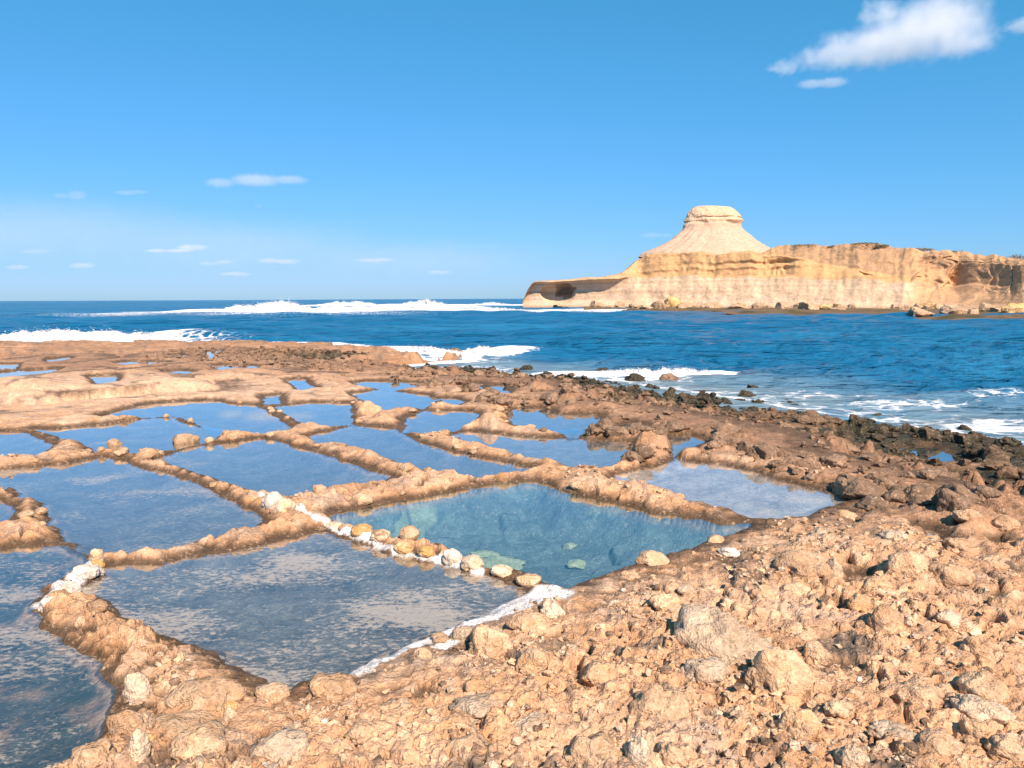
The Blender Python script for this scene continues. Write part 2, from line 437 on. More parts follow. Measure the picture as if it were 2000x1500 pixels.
relief = relief + lump * (1 - belt) * .30 * (1 - .1 * far) + fine * (1 - .6 * far) + crease + grit + pits + belt * (belt_lump * 1.3 + .075 * np.abs(n2(wx / .27, wy / .27, 76)) * smooth(-.3, .4, n2(X / 1.2, Y / 1.2, 77)) * 2) + far * (terrace + .10 * np.abs(n2(X / .9, Y / 1.1, 83)) + .05 * np.abs(n2(X / .35, Y / .6, 84)))
for (hx, hy, w, h, ratio, sh) in HUMPS:
    m = (np.abs(X - hx) < w * 1.6) & (np.abs(Y - hy - w * ratio * .5) < w * 1.6)
    if not m.any(): continue
    ex = (wx[m] - hx) / w; ey = (wy[m] - hy - w * ratio * .6) / (w * ratio)
    q = np.clip(1 - (ex * ex + ey * ey), 0, 1)
    relief[m] = np.maximum(relief[m], h * q ** .55 + .25 * relief[m]) + 0.0
ground = mz + relief + 0.035

# salt pans cut into it
ux = X + 0.05 * n2(X / .22, Y / .22, 91) + .022 * n2(X / .1, Y / .1, 88) * fade(.08) + 0.008 * n2(X / .07, Y / .07, 92) * fade(.05)
uy = Y + 0.05 * n2(X / .22, Y / .22, 93) + .022 * n2(X / .1, Y / .1, 89) * fade(.08) + 0.008 * n2(X / .07, Y / .07, 94) * fade(.05)
sd = np.full(X.shape, 1.4); zw = np.zeros_like(X); dep_a = np.zeros_like(X); pid = np.full(X.shape, -1)
for i, (key, poly, z, dep, floor, film, label) in enumerate(pan_world):
    lo = poly.min(0) - 1.4; hi = poly.max(0) + 1.4
    m = (X > lo[0]) & (X < hi[0]) & (Y > lo[1]) & (Y < hi[1])
    if not m.any(): continue
    d = seg_dist(ux[m], uy[m], list(poly), True)
    s = np.where(inside(ux[m], uy[m], poly), -d, d) - (0.0 if key in ('A', 'B', 'F', 'G', 'pool') else .028)
    cur = sd[m]; b = s < cur
    idx = np.where(m)[0][b]
    sd[idx] = s[b]; zw[idx] = z; dep_a[idx] = dep; pid[idx] = i
S = 1 - np.exp(-np.clip(sd, 0, None) / np.maximum(.028, .55 * SP))
near = 1 - smooth(.15, .7, sd)                               # the ribs between pans keep a low, even crest
crest = .010 + .36 * np.clip(sd, 0, .20) + .022 * n2(X / .45, Y / .45, 95) + .55 * (lump + fine - .045) * (1 - .3 * far) + 1.3 * (crease + pits + grit)
for (hx, hy, w, h, ratio, sh) in HUMPS[7:]:
    m = (np.abs(X - hx) < w * 1.6) & (np.abs(Y - hy - w * ratio * .5) < w * 1.6)
    ex = (wx[m] - hx) / w; ey = (wy[m] - hy - w * ratio * .6) / (w * ratio)
    crest[m] = np.maximum(crest[m], h * np.clip(1 - (ex * ex + ey * ey), 0, 1) ** .55 + .3 * crest[m])
crest = np.maximum(crest, .012)
gr = zw + crest + (np.maximum(ground, zw + .03) - zw - crest) * smooth(.25, 1.3, sd)
fl = np.zeros_like(X)                                         # where the ground runs almost level into the water
for ln in ([(600,1335),(696,1312),(792,1262),(880,1228),(944,1204),(1000,1178),(1060,1158)], [(1120,1146),(1192,1116),(1256,1096),(1349,1068),(1430,1042),(1468,1030)], [(1490,1016),(1580,1008),(1640,986)]):
    fl = np.maximum(fl, 1 - smooth(.10, 1.0, seg_dist(X, Y, [at(*p_, 0.0)[:2] for p_ in ln])))
gr = np.where(pid >= 0, zw + .02 + (gr - zw - .02) * (1 - .72 * fl), gr)
z_out = np.where(pid >= 0, zw + (gr - zw) * S, ground)
bedn = 0.012 * fbm2(X / .25, Y / .25, 3, 96) + 0.02 * domes(wx, wy, .16, 97, .2, .6, .5)
z_in = zw - dep_a * (1 - np.exp(-np.clip(-sd, 0, None) / .22)) + bedn * smooth(0.0, .2, -sd) * (dep_a > .05)
Z = np.where(sd > 0, z_out, z_in)
isF = np.array([p[0] == 'F' for p in pan_world] + [False])[pid]
sl, sid = cells(wx, wy, .34, 98)
Z = np.where(isF & (sd < -.1), Z + smooth(.0, .05, sl) * (sid > .62) * .06 * smooth(.1, .3, -sd), Z)
GZ = Z.reshape(NR, NC)

def ground_z(x, y):
    """height of the finished sheet at a place"""
    y = min(max(y, rows[0]), rows[-1] - .01)
    r = int(np.searchsorted(rows, y)) ; r = min(max(r, 1), NR - 1)
    c = int(np.searchsorted(tcol, x / y)); c = min(max(c, 1), NC - 1)
    return float(GZ[r, c])
def pan_sd(x, y):
    r = min(max(int(np.searchsorted(rows, y)), 1), NR - 1); c = min(max(int(np.searchsorted(tcol, x / y)), 1), NC - 1)
    return float(sd.reshape(NR, NC)[r, c])

# ---- pigments of the rock (its own colours, stains, weed, salt)
TAN = np.array((.57, .335, .19)); PALE = np.array((.70, .475, .32)); OCHRE = np.array((.58, .30, .125)); GREY = np.array((.44, .345, .28))
BROWN = np.array((.27, .155, .092)); WEED = np.array((.030, .032, .022)); OLIVE = np.array((.085, .085, .045)); SALT = np.array((.80, .78, .76))
def mixc(c, k, w): return c + (np.asarray(k) - c) * np.clip(w, 0, 1)[:, None]
C = np.tile(TAN, (len(X), 1))
C = mixc(C, PALE, smooth(-.05, .5, fbm2(X / .9, Y / .9, 4, 111)) * .8)
C = mixc(C, OCHRE, smooth(.15, .55, fbm2(X / .6, Y / .6, 4, 112)) * .55)
C = mixc(C, GREY, smooth(.10, .5, fbm2(X / .45, Y / .45, 4, 113)) * .6)
C = mixc(C, PALE * 1.15, smooth(.12, .45, fbm2(X / .12, Y / .12, 3, 118)) * .7)
hb = np.exp(-(((X + 6.5) / 5.5) ** 2 + ((Y - 13.6) / 2.6) ** 2) * 1.2)
C = mixc(C, PALE, hb * .8)
C = mixc(C, BROWN * 1.3, far * smooth(13.5, 20, Y) * (.86 + .8 * fbm2(X / 1.8, Y / .9, 4, 114)))
C = mixc(C, BROWN * 1.5, belt * .75)
C = mixc(C, BROWN, smooth(.15, .9, belt + .35 * fbm2(X / .8, Y / .8, 4, 115)) * belt * .9)
C = mixc(C, np.array((.20, .15, .115)), smooth(.10, .36, fbm2(X / .55 + 9, Y / .45, 5, 116)) * (1 - belt) * smooth(.1, .5, sd) * .8)
C = mixc(C, np.array((.07, .065, .055)), smooth(.24, .42, fbm2(X / .55 + 9, Y / .45, 5, 116)) * smooth(-.1, .3, fbm2(X / .06, Y / .06, 3, 123)) * (1 - belt) * smooth(.1, .5, sd) * .8)
wl = Z - SEA
weed = (1 - smooth(.20, .52, wl + .22 * fbm2(X / .7, Y / .7, 4, 117))) * (dg < 7) * smooth(1.0, 3.5, dc)
weed = np.clip(weed + smooth(.05, .4, fbm2(X / 1.1, Y / 1.1, 4, 119)) * (1 - smooth(2.2, 6.2, dg)) * 1.15, 0, 1) * ((dg < 7) | ~land) * smooth(1.0, 3.5, dc)
C = mixc(C, OLIVE, weed * .9)
C = mixc(C, WEED, smooth(.25, .75, weed) * .92)
cl = (1 - smooth(.0, .28, wl)) * (dc < 1.2)
C = mixc(C, np.array((.36, .19, .085)), cl * .7)
rust = (1 - smooth(.03, .16, sd)) * (sd > 0) * (pid >= 0) * smooth(-.35, .35, fbm2(X / .35, Y / .35, 3, 122))
C = mixc(C, np.array((.50, .24, .085)), rust * .55)
# waterline stain of the pans, wet rock
stain = (1 - smooth(.016, .06, Z - zw + .012 * n2(X / .1, Y / .1, 121))) * (sd > -.02) * (pid >= 0)
C = mixc(C, np.array((.075, .048, .028)), stain * .92)
# pan floors
FLOORS = {'grey': (.20, .195, .18), 'dark': (.09, .10, .09), 'blue': (.20, .19, .17), 'teal': (.17, .215, .21), 'pale': (.52, .47, .42), 'mid': (.28, .27, .26)}
for i, (key, poly, z, dep, floor, film, label) in enumerate(pan_world):
    m = (pid == i) & (sd < 0)
    if not m.any(): continue
    f = np.tile(np.array(FLOORS[floor]), (m.sum(), 1))
    v = fbm2(X[m] / .3, Y[m] / .3, 4, 130 + i)
    f = f * (1 + .35 * v)[:, None]
    if floor == 'dark' and key == 'B':
        f = mixc(f, np.array((.34, .22, .15)), smooth(.02, .35, fbm2(X[m] / .28 + 2, Y[m] / .16, 4, 133)) * .85)
        f = mixc(f, np.array((.03, .05, .042)), smooth(.1, .4, fbm2(X[m] / .3 + 7, Y[m] / .22, 4, 134)) * .7)
    if floor == 'teal':
        f = mixc(f, np.array((.36, .42, .28)), (sid[m] > .86) * smooth(.0, .04, sl[m]) * .8)
        f = mixc(f, np.array((.07, .11, .115)), (1 - smooth(.0, .03, sl[m])) * .6)
    C[m] = C[m] + (f - C[m]) * smooth(.0, .07, -sd[m])[:, None]
# salt crust along the near pan and on the stone junctions
def salt_line(pts, w, seed):
    global C
    q = [at_plane(*p, dz=.03)[:2] for p in pts]
    lo = np.min(q, 0) - .5; hi = np.max(q, 0) + .5
    m = (X > lo[0]) & (X < hi[0]) & (Y > lo[1]) & (Y < hi[1])
    d = seg_dist(X[m], Y[m], q) + .05 * fbm2(X[m] / .12, Y[m] / .12, 3, seed)
    C[m] = mixc(C[m], SALT, (1 - smooth(w * .55, w, d)) * (sd[m] > -.03))
salt_line([(700,1310),(792,1262),(880,1229),(950,1203)], .055, 141)
salt_line([(930,1206),(1000,1184),(1050,1160),(1075,1150),(1090,1160)], .12, 142)
salt_line([(900,1250),(860,1262)], .05, 143)
salt_line([(588,1000),(600,1014),(640,1022)], .05, 144)
salt_line([(640,1024),(700,1044),(760,1068),(880,1092),(930,1110)], .042, 147)
salt_line([(186,1084),(170,1112),(120,1146),(84,1172)], .06, 148)
salt_line([(515,970),(545,990)], .06, 145)
salt_line([(190,1072),(225,1064)], .05, 146)
C = np.clip(C, .005, .9)

# ------------------------------------------------------------------ materials
def rock_fine(t, col, pos, scale=1.0, bump=1.0, rough=.9):
    """mottling, grain and pitting on a rock colour"""
    a = t.noise(pos, 55 * scale, 5, .65).outputs[0]
    b = t.noise(pos, 14 * scale, 5, .6).outputs[0]
    v = t.n('ShaderNodeTexVoronoi', {'Vector': pos, 'Scale': 90 * scale, 'Randomness': 1.0}).outputs[0]
    m_ = t.noise(pos, 3.6 * scale, 6, .68).outputs[0]
    k = t.math('MULTIPLY', t.math('MULTIPLY', t.maprange(a, .25, .75, .62, 1.30, 'LINEAR'), t.maprange(b, .3, .7, .76, 1.18, 'LINEAR')), t.maprange(m_, .3, .7, .70, 1.20, 'LINEAR'))
    hsv = t.n('ShaderNodeHueSaturation', {'Color': col, 'Value': k})
    c2 = t.mix(t.maprange(t.noise(pos, 31 * scale, 4, .6).outputs[0], .56, .70, 0, .55), hsv.outputs[0], t.mix(.55, hsv.outputs[0], (.86, .66, .48)))
    c2 = t.mix(t.maprange(t.noise(pos, 70 * scale, 3, .6).outputs[0], .60, .70, 0, .62), c2, t.mix(.75, c2, (.20, .115, .065)))
    c2 = t.mix(t.maprange(t.noise(pos, 19 * scale, 5, .7).outputs[0], .62, .70, 0, .5), c2, t.mix(.7, c2, (.24, .17, .12)))
    h = t.math('ADD', t.math('MULTIPLY', a, .8), t.math('ADD', t.math('MULTIPLY', b, 1.2), t.math('MULTIPLY', v, .35)))
    bm_ = t.n('ShaderNodeBump', {'Height': m_, 'Strength': .6 * bump, 'Distance': .07 / scale})
    bp = t.n('ShaderNodeBump', {'Height': h, 'Strength': .75 * bump, 'Distance': .022 / scale, 'Normal': bm_.outputs[0]})
    p = t.n('ShaderNodeBsdfPrincipled', {'Base Color': c2, 'Roughness': rough, 'Normal': bp.outputs[0], 'Specular IOR Level': .25})
    return p

t = NT('limestone shelf')
pos = t.n('ShaderNodeNewGeometry').outputs['Position']
ca = t.n('ShaderNodeAttribute', attribute_name='col').outputs['Color']
p = rock_fine(t, ca, pos)
t.link(p.outputs[0], t.out.inputs['Surface'])
MAT_GROUND = t.m

def rock_mat(name, ca, cb, cc, weed=0.0, scale=1.0):
    t = NT(name)
    pos = t.n('ShaderNodeNewGeometry').outputs['Position']
    rnd = t.n('ShaderNodeObjectInfo').outputs['Random']
    n = t.noise(pos, 5.0 * scale, 5, .6).outputs[0]
    c = t.mix(t.maprange(n, .35, .65), ca, cb)
    c = t.mix(t.math('MULTIPLY', t.maprange(t.noise(pos, 9.0 * scale, 4, .6, .5).outputs[0], .52, .66), .6), c, cc)
    hv = t.n('ShaderNodeHueSaturation', {'Color': c, 'Value': t.maprange(rnd, 0, 1, .86, 1.14, 'LINEAR')})
    c = hv.outputs[0]
    if weed:
        z = t.n('ShaderNodeSeparateXYZ', {0: pos}).outputs[2]
        k = t.math('ADD', z, t.math('MULTIPLY', t.noise(pos, 6, 4, .6).outputs[0], -.5))
        c = t.mix(t.math('MULTIPLY', t.maprange(k, SEA + weed + .1, SEA + weed - .3), .95), c, (.035, .036, .024))
    p = rock_fine(t, c, pos, scale)
    t.link(p.outputs[0], t.out.inputs['Surface'])
    return t.m
MAT_ROCK = rock_mat('tan limestone knob', (.50, .315, .19), (.60, .42, .27), (.50, .28, .12))
MAT_ROCKPALE = rock_mat('pale limestone knob', (.55, .40, .27), (.63, .49, .36), (.46, .36, .27))
MAT_BELT = rock_mat('brown shore limestone', (.23, .15, .098), (.31, .21, .14), (.17, .108, .07))
MAT_WEED = rock_mat('weed covered shore rock', (.24, .15, .095), (.19, .12, .075), (.12, .09, .05), .26)
MAT_WHITE = rock_mat('white cobble', (.64, .55, .46), (.72, .65, .58), (.56, .40, .26), scale=2)
MAT_ORANGE = rock_mat('orange cobble', (.55, .30, .10), (.56, .36, .17), (.62, .46, .31), scale=2)
MAT_CREAM = rock_mat('cream cobble', (.66, .48, .31), (.72, .58, .44), (.60, .37, .18), scale=2)

# ------------------------------------------------------------------ ground sheet
me = grid_mesh('rock_shelf', np.stack([X, Y, Z], -1), NR, NC)
set_col(me, 'col', C)
shelf = obj('rock_shelf', me, MAT_GROUND)
tag(shelf, 'rough tan limestone shore shelf cut with shallow salt pans', 'rock shelf', kind='structure')

# ------------------------------------------------------------------ water in the pans
def water_mat(name, tint, film, deep=0.0, wide=(1, 1)):
    t = NT(name)
    pos = t.n('ShaderNodeNewGeometry').outputs['Position']
    rip = t.noise(t.vmath('MULTIPLY', pos, (5, 9, 1)).outputs[0], 1.0, 3, .5).outputs[0]
    bp = t.n('ShaderNodeBump', {'Height': rip, 'Strength': .06, 'Distance': .004})
    ge = t.n('ShaderNodeNewGeometry')
    cs = t.math('ABSOLUTE', t.vmath('DOT_PRODUCT', ge.outputs['Incoming'], bp.outputs[0]).outputs['Value'])
    fr = t.math('ADD', .06, t.math('MULTIPLY', .94, t.math('POWER', t.math('SUBTRACT', 1.0, cs, clamp=True), 3.4)), clamp=True)
    tr = t.n('ShaderNodeBsdfTransparent', {'Color': (*tint, 1)})
    gl = t.n('ShaderNodeBsdfGlossy', {'Color': (1, 1, 1, 1), 'Roughness': .015, 'Normal': bp.outputs[0]})
    ms = t.n('ShaderNodeMixShader', {0: fr, 1: tr.outputs[0], 2: gl.outputs[0]})
    last = ms.outputs[0]
    if film:
        w = t.vmath('ADD', pos, t.vmath('MULTIPLY', t.noise(pos, 2.2, 3, .6).outputs['Color'], (.14, .10, 0)).outputs[0]).outputs[0]
        s1 = t.noise(t.vmath('MULTIPLY', w, (20, 34, 1)).outputs[0], 1.0, 8, .74, .15).outputs[0]
        s2 = t.noise(t.vmath('MULTIPLY', w, (1.1, 1.7, 1)).outputs[0], 1.0, 3, .5).outputs[0]
        k = t.math('ADD', s1, t.math('MULTIPLY', t.math('SUBTRACT', s2, .5), .85))
        th = .61 - .12 * film
        mask = t.math('MULTIPLY', t.maprange(k, th, th + .13), .20 + .26 * film)
        df = t.n('ShaderNodeBsdfDiffuse', {'Color': (.54, .475, .40, 1)})
        last = t.n('ShaderNodeMixShader', {0: mask, 1: last, 2: df.outputs[0]}).outputs[0]
    t.link(last, t.out.inputs['Surface'])
    return t.m
WM = {}
def pan_water_mat(film, floor):
    k = (film, floor)
    if k not in WM:
        tint = {'teal': (.78, .90, .92), 'pale': (.90, .93, .95)}.get(floor, (.85, .89, .90))
        WM[k] = water_mat('brine %s' % floor, tint, film)
    return WM[k]
def offset_poly(poly, d):
    pts = []
    n = len(poly)
    for i in range(n):
        a, b = poly[i], poly[(i + 1) % n]
        k = max(1, int(np.hypot(*(b - a)) / .25))
        for j in range(k): pts.append(a + (b - a) * j / k)
    pts = np.array(pts)
    e = np.roll(pts, -1, 0) - np.roll(pts, 1, 0)
    area = .5 * np.sum(pts[:, 0] * np.roll(pts[:, 1], -1) - np.roll(pts[:, 0], -1) * pts[:, 1])
    nrm = np.stack([e[:, 1], -e[:, 0]], -1) / (np.hypot(e[:, 0], e[:, 1])[:, None] + 1e-9)
    if area < 0: nrm = -nrm; 
    return pts + nrm * d, area
for key, poly, z, dep, floor, film, label in pan_world:
    pts, area = offset_poly(poly, .10)
    if area < 0: pts = pts[::-1]
    me = bpy.data.meshes.new('pan_water')
    me.from_pydata([(x, y, z) for x, y in pts], [], [list(range(len(pts)))])
    me.update()
    o = obj('pan_water', me, pan_water_mat(film, floor))
    tag(o, label, 'tide pool' if key == 'pool' else 'salt pan', 'tide pools' if key == 'pool' else 'salt pans cut in the shelf', 'structure')

# ------------------------------------------------------------------ rocks
def rock_mesh(seed, sub=4, flat=.7, rough=1.0, lobes=3):
    bm = bmesh.new()
    bmesh.ops.create_icosphere(bm, subdivisions=sub, radius=1.0)
    V = np.array([v.co[:] for v in bm.verts])
    r = np.random.default_rng(seed)
    off = r.uniform(-50, 50, 3)
    P = V + off
    d = .34 * fbm3(P[:, 0] * 1.1, P[:, 1] * 1.1, P[:, 2] * 1.1, 2, seed) * rough
    d += .17 * fbm3(P[:, 0] * 2.6, P[:, 1] * 2.6, P[:, 2] * 2.6, 3, seed + 5) * rough
    d -= .16 * rough * (1 - smooth(.0, .22, np.abs(fbm3(P[:, 0] * 1.5, P[:, 1] * 1.5, P[:, 2] * 1.5, 2, seed + 9))))
    d += .085 * rough * fbm3(P[:, 0] * 7, P[:, 1] * 7, P[:, 2] * 7, 2, seed + 3)
    d -= .10 * rough * smooth(.35, .6, fbm3(P[:, 0] * 5, P[:, 1] * 5, P[:, 2] * 5, 2, seed + 7))
    for k in range(lobes):
        c = r.normal(size=3); c[2] = abs(c[2]) * .6; c /= np.linalg.norm(c)
        d += .22 * rough * np.exp(-((V - c) ** 2).sum(1) / .22)
    V = V * (1 + d)[:, None] * np.array((1, .85, flat))
    F = np.array([[v.index for v in f.verts] for f in bm.faces])
    bm.free()
    return raw_mesh('rock', V, F)
def crag_mesh(seed, sub=4):
    bm = bmesh.new(); bmesh.ops.create_icosphere(bm, subdivisions=sub, radius=1.0)
    V = np.array([v.co[:] for v in bm.verts]); F = np.array([[v.index for v in f.verts] for f in bm.faces]); bm.free()
    r = np.random.default_rng(seed)
    for k in range(16):                                # broken faces
        nn = r.normal(size=3); nn /= np.linalg.norm(nn); c = r.uniform(.52, .86)
        d = V @ nn; V = V - np.clip(d - c, 0, None)[:, None] * nn
    P = V + r.uniform(-50, 50, 3)
    L = np.linalg.norm(V, axis=1)[:, None]
    d = .20 * fbm3(P[:, 0] * 1.6, P[:, 1] * 1.6, P[:, 2] * 1.6, 3, seed) + .16 * (1 - np.abs(fbm3(P[:, 0] * 3, P[:, 1] * 3, P[:, 2] * 3, 3, seed + 4)) * 2.2) + .10 * fbm3(P[:, 0] * 8, P[:, 1] * 8, P[:, 2] * 8, 2, seed + 3)
    d -= .16 * smooth(.2, .5, fbm3(P[:, 0] * 4.4, P[:, 1] * 4.4, P[:, 2] * 4.4, 2, seed + 8))
    V = V * (1 + d)[:, None] * np.array((1.1, .9, .72))
    return raw_mesh('rock', V, F)
CRAGS = [crag_mesh(500 + i) for i in range(12)]
ROCKS = [rock_mesh(100 + i, 4, .62 + .03 * (i % 5), 1.0, 2 + i % 3) for i in range(14)]
SMALL = [rock_mesh(200 + i, 3, .62, .9, 2) for i in range(10)]
COBB = [rock_mesh(300 + i, 4, .6, .75, 1) for i in range(6)]
def variant(me, m):
    """the same shape with another stone"""
    k = me.copy(); k.materials.clear(); k.materials.append(m); return k
CACHE = {}
def shape(kind, i, m):
    lst = {'rock': ROCKS, 'small': SMALL, 'cobble': COBB, 'crag': CRAGS}[kind]
    key = (kind, i % len(lst), m.name)
    if key not in CACHE: CACHE[key] = variant(lst[i % len(lst)], m)
    return CACHE[key]
rcount = [0]
def put_rock(name, kind, m, x, y, w, h, parent=None, sink=.3, dep=None, rot=None, z=None, idx=None):
    rcount[0] += 1
    i = rcount[0] * 5 + 3 if idx is None else idx
    o = obj(name, shape(kind, i, m), None, parent)
    d = dep if dep else w * random.uniform(.75, 1.0)
    o.scale = (w / 2, d / 2 / .85, h / 1.25 / .66 * .75)
    o.rotation_euler = (random.uniform(-.15, .15), random.uniform(-.15, .15), random.uniform(-.5, .5) if rot is None else rot)
    gz = ground_z(x, y) if z is None else z
    if name in ('cobble', 'stone'): gz = max(gz, float(plane_z(y)))
    o.location = (x, y, gz + h * (.5 - sink))
    return o
def px_rock(px, base, wpx, hpx, m, name='rock', kind='rock', parent=shelf, grow=.95, sink=.54, rot=None, idx=None, z0=None):
    p = at_plane(px, base) if z0 is None else at(px, base, z0)
    for _ in range(6):
        p = at(px, base, max(ground_z(p[0], p[1]), float(plane_z(p[1]))) if z0 is None else z0)
    k = p[1] / FPX / math.cos(PITCH)
    w = wpx * k * grow; h = hpx * k * grow
    return put_rock(name, kind, m, p[0], p[1] + w * .35, w, h * 1.25, parent, sink, None, rot, None, idx)
FORE = [(1419,1275,172,95),(1541,1350,110,90),(1600,1300,62,40),(1482,1340,44,42),(1384,1338,88,45),(1734,1235,66,48),(1685,1195,48,35),(1570,1445,84,60),(1670,1497,64,40),
 (1810,1365,104,38),(1737,1350,42,25),(1940,1368,104,50),(1950,1415,124,40),(1915,1430,58,35),(1930,1280,64,40),(1590,1135,112,40),(1632,1130,42,48),(1790,1115,92,40),(1870,1145,84,45),
 (1720,1140,72,38),(1610,1050,52,22),(1560,1170,62,22),(1495,1165,52,25),(1312,1160,52,30),(1345,1165,36,20),(1335,1300,60,35),(1052,1316,92,55),(955,1290,100,72),(1080,1205,46,42),(1036,1235,84,32),
 (932,1355,78,45),(824,1285,38,20),(905,1250,58,35),(1168,1328,74,28),(1300,1400,130,90),(1165,1505,136,85),(1252,1500,64,66),(1320,1500,64,38),(920,1505,94,55),(768,1395,94,35),(930,1400,112,30),
 (640,1364,112,45),(1312,1192,74,30),(1280,1105,62,30),(260,1376,70,62),(380,1388,150,56),(336,1434,136,58),(372,1478,126,55),(540,1480,116,48),(248,1434,74,42),(100,1500,54,22),(172,1502,84,40),
 (1860,1230,50,24),(1970,1190,60,28),(1650,1400,70,26),(1450,1410,60,24),(1760,1440,80,30),(1850,1480,90,34),(1980,1490,80,36),(1120,1420,70,24),(1040,1440,80,26),(700,1460,70,26),(620,1440,60,20),(1230,1130,40,18),(1200,1180,44,18),
 (1500,1080,44,18),(1560,1040,36,16),(1690,1060,50,20),(1760,1050,60,24),(1880,1070,54,22),(1960,1100,60,26),(1660,1010,44,18),(1720,1000,50,22),(1800,980,60,26),(1900,1010,60,24),(1970,1030,50,24)]
for k, (a, b, c, d) in enumerate(FORE):
    px_rock(a, b, c, d, MAT_ROCK if k % 4 else MAT_ROCKPALE)
# knobs of the brown belt, towards the water weed-covered
n = 0; tries = 0
while n < 215 and tries < 6000:
    tries += 1
    px = random.uniform(780, 2040); py = random.uniform(712, 1000)
    p = at(px, py, -.4)
    for _ in range(3): p = at(px, py, ground_z(p[0], p[1]))
    xa, ya = np.array([p[0]]), np.array([p[1]])
    mzz, ld, dcc, dgg = macro_z(xa, ya)
    if not ld[0] or dgg[0] > 8.0 or dcc[0] < 1.0 or pan_sd(p[0], p[1]) < .12: continue
    w = random.uniform(.10, .36) * (1.1 if dgg[0] < 2.5 else .9)
    put_rock('rock', 'crag', MAT_WEED if dgg[0] < 3.8 else MAT_BELT, p[0], p[1], w, w * random.uniform(.45, .75), shelf, .36)
    n += 1
# rocks standing in the shallow water off the shore
for k, (px, py, w, h, lab) in enumerate([(1030,722,44,14,'brown rock awash left of the small breaker'),(1070,733,40,10,'flat dark rock awash beside the weedy point'),(1140,742,30,10,'small dark rock awash inside the small breaker'),(1180,727,46,16,'brown knob breaking through the small breaker'),
        (1240,744,60,20,'dark pointed rock in the water below the small breaker'),(1310,743,60,16,'row of orange brown rock under the breaking wave'),(1395,739,60,12,'brown rock at the right end of the small breaker'),(1455,776,54,16,'dark weedy rock off the shore, mid bay'),(1480,790,40,14,'small dark rock close to the weedy shore'),
        (1470,757,40,8,'low dark rock farthest out in the shallow bay'),(1590,790,24,8,'lonely black rock tip in the shallows'),(1715,815,46,14,'dark rock at the water edge before pale foam'),(1740,815,30,10,'orange brown rock tip in pale foam'),(1918,808,20,6,'tiny orange rock tip out in the foam'),
        (1885,842,50,18,'brown rock standing in the lacy surf'),(1960,866,60,18,'weedy rock at the right edge of the surf'),(890,692,60,16,'orange rock at the tip of the far shelf'),(925,694,40,8,'low orange rock off the shelf tip'),(545,676,26,10,'orange rock in the surf beyond the far shelf'),(620,680,30,9,'dark rock at the far shelf edge')]):
    p = at(px, py, SEA)
    kk = p[1] / FPX
    o = put_rock('shore_rock', 'crag', MAT_WEED if k not in (5, 12, 13, 16, 17, 18) else MAT_BELT, p[0], p[1], w * kk * .6, max(h * kk * 1.2, .1), None, .0, None, None, SEA - h * kk * .6)
    tag(o, lab, 'rock', 'rocks standing in the shallow water')

# stones bedded in the ribs between the pans
ribs = np.where((sd > .045) & (sd < .13) & (dg > 8.5) & (Y < 12.5) & (Y > 2.2) & (np.abs(TT.ravel()) < .72))[0]
wgt = spacing.ravel()[ribs] * (Y[ribs] * .002); wgt = wgt / wgt.sum()
for k, j in enumerate(rng.choice(ribs, 60, replace=False, p=wgt)):
    w = random.uniform(.06, .15)
    put_rock('stone', 'small', MAT_ROCK, X[j], Y[j], w, w * random.uniform(.5, .8), shelf, .42)

# broken rubble and crumbs too many to count
def chip_shapes(seed, sub, nshape=10):
    out = []
    for i in range(nshape):
        bm = bmesh.new(); bmesh.ops.create_icosphere(bm, subdivisions=sub, radius=1.0)
        V = np.array([v.co[:] for v in bm.verts]); F = np.array([[v.index for v in f.verts] for f in bm.faces]); bm.free()
        r = np.random.default_rng(seed + i)
        for k in range(9):
            nn = r.normal(size=3); nn /= np.linalg.norm(nn); c = r.uniform(.45, .8); d = V @ nn
            V = V - np.clip(d - c, 0, None)[:, None] * nn
        V = V * (1 + .22 * r.normal(size=(len(V), 1)))
        out.append((V, F))
    return out
def scatter(name, idx, sizes, shapes, mat, seed, flat=.7, sink=.25):
    r = np.random.default_rng(seed)
    VV, FF, nv = [], [], 0
    for j, w in zip(idx, sizes):
        V, F = shapes[int(r.integers(len(shapes)))]
        a = r.uniform(0, 6.28); ca_, sa_ = math.cos(a), math.sin(a)
        v = V * np.array((w * .5 * r.uniform(.8, 1.3), w * .5, w * .5 * flat * r.uniform(.7, 1.3)))
        v = np.stack([v[:, 0] * ca_ - v[:, 1] * sa_, v[:, 0] * sa_ + v[:, 1] * ca_, v[:, 2]], -1)
        jx = r.uniform(-.5, .5) * SP[j]
        VV.append(v + np.array((X[j] + jx, Y[j], Z[j] + w * (.5 - sink) * flat * .6))); FF.append(F + nv); nv += len(V)
    o = obj(name, raw_mesh(name, np.concatenate(VV), np.concatenate(FF), False), mat, shelf)
    o['kind'] = 'stuff'
    return o
inview = np.abs(TT.ravel()) < .78
area = SP * (Y * .0019)
cand = np.where((belt > .3) & (sd > .05) & (Z > SEA - .05) & (Y < 32) & inview & (dg < 10))[0]
pw_ = area[cand] * (.25 + smooth(-.2, .4, n2(X[cand] / .9, Y[cand] / .9, 151))) * (.5 + 1.2 * (1 - smooth(2, 6, dg[cand]))); pw_ /= pw_.sum()
pick = rng.choice(cand, 3800, replace=False, p=pw_)
wet = dg[pick] < 4.5 + .8 * n2(X[pick], Y[pick], 152)
sz_ = rng.uniform(.05, .24, len(pick)) * (.55 + .45 * rng.random(len(pick))) * np.clip(Y[pick] / 12, .6, 1.15)
CH2 = chip_shapes(700, 2); CH1 = chip_shapes(720, 1)
scatter('rubble', pick[wet], sz_[wet], CH2, MAT_WEED, 1, .75)
scatter('rubble', pick[~wet], sz_[~wet], CH2, MAT_BELT, 2, .75)
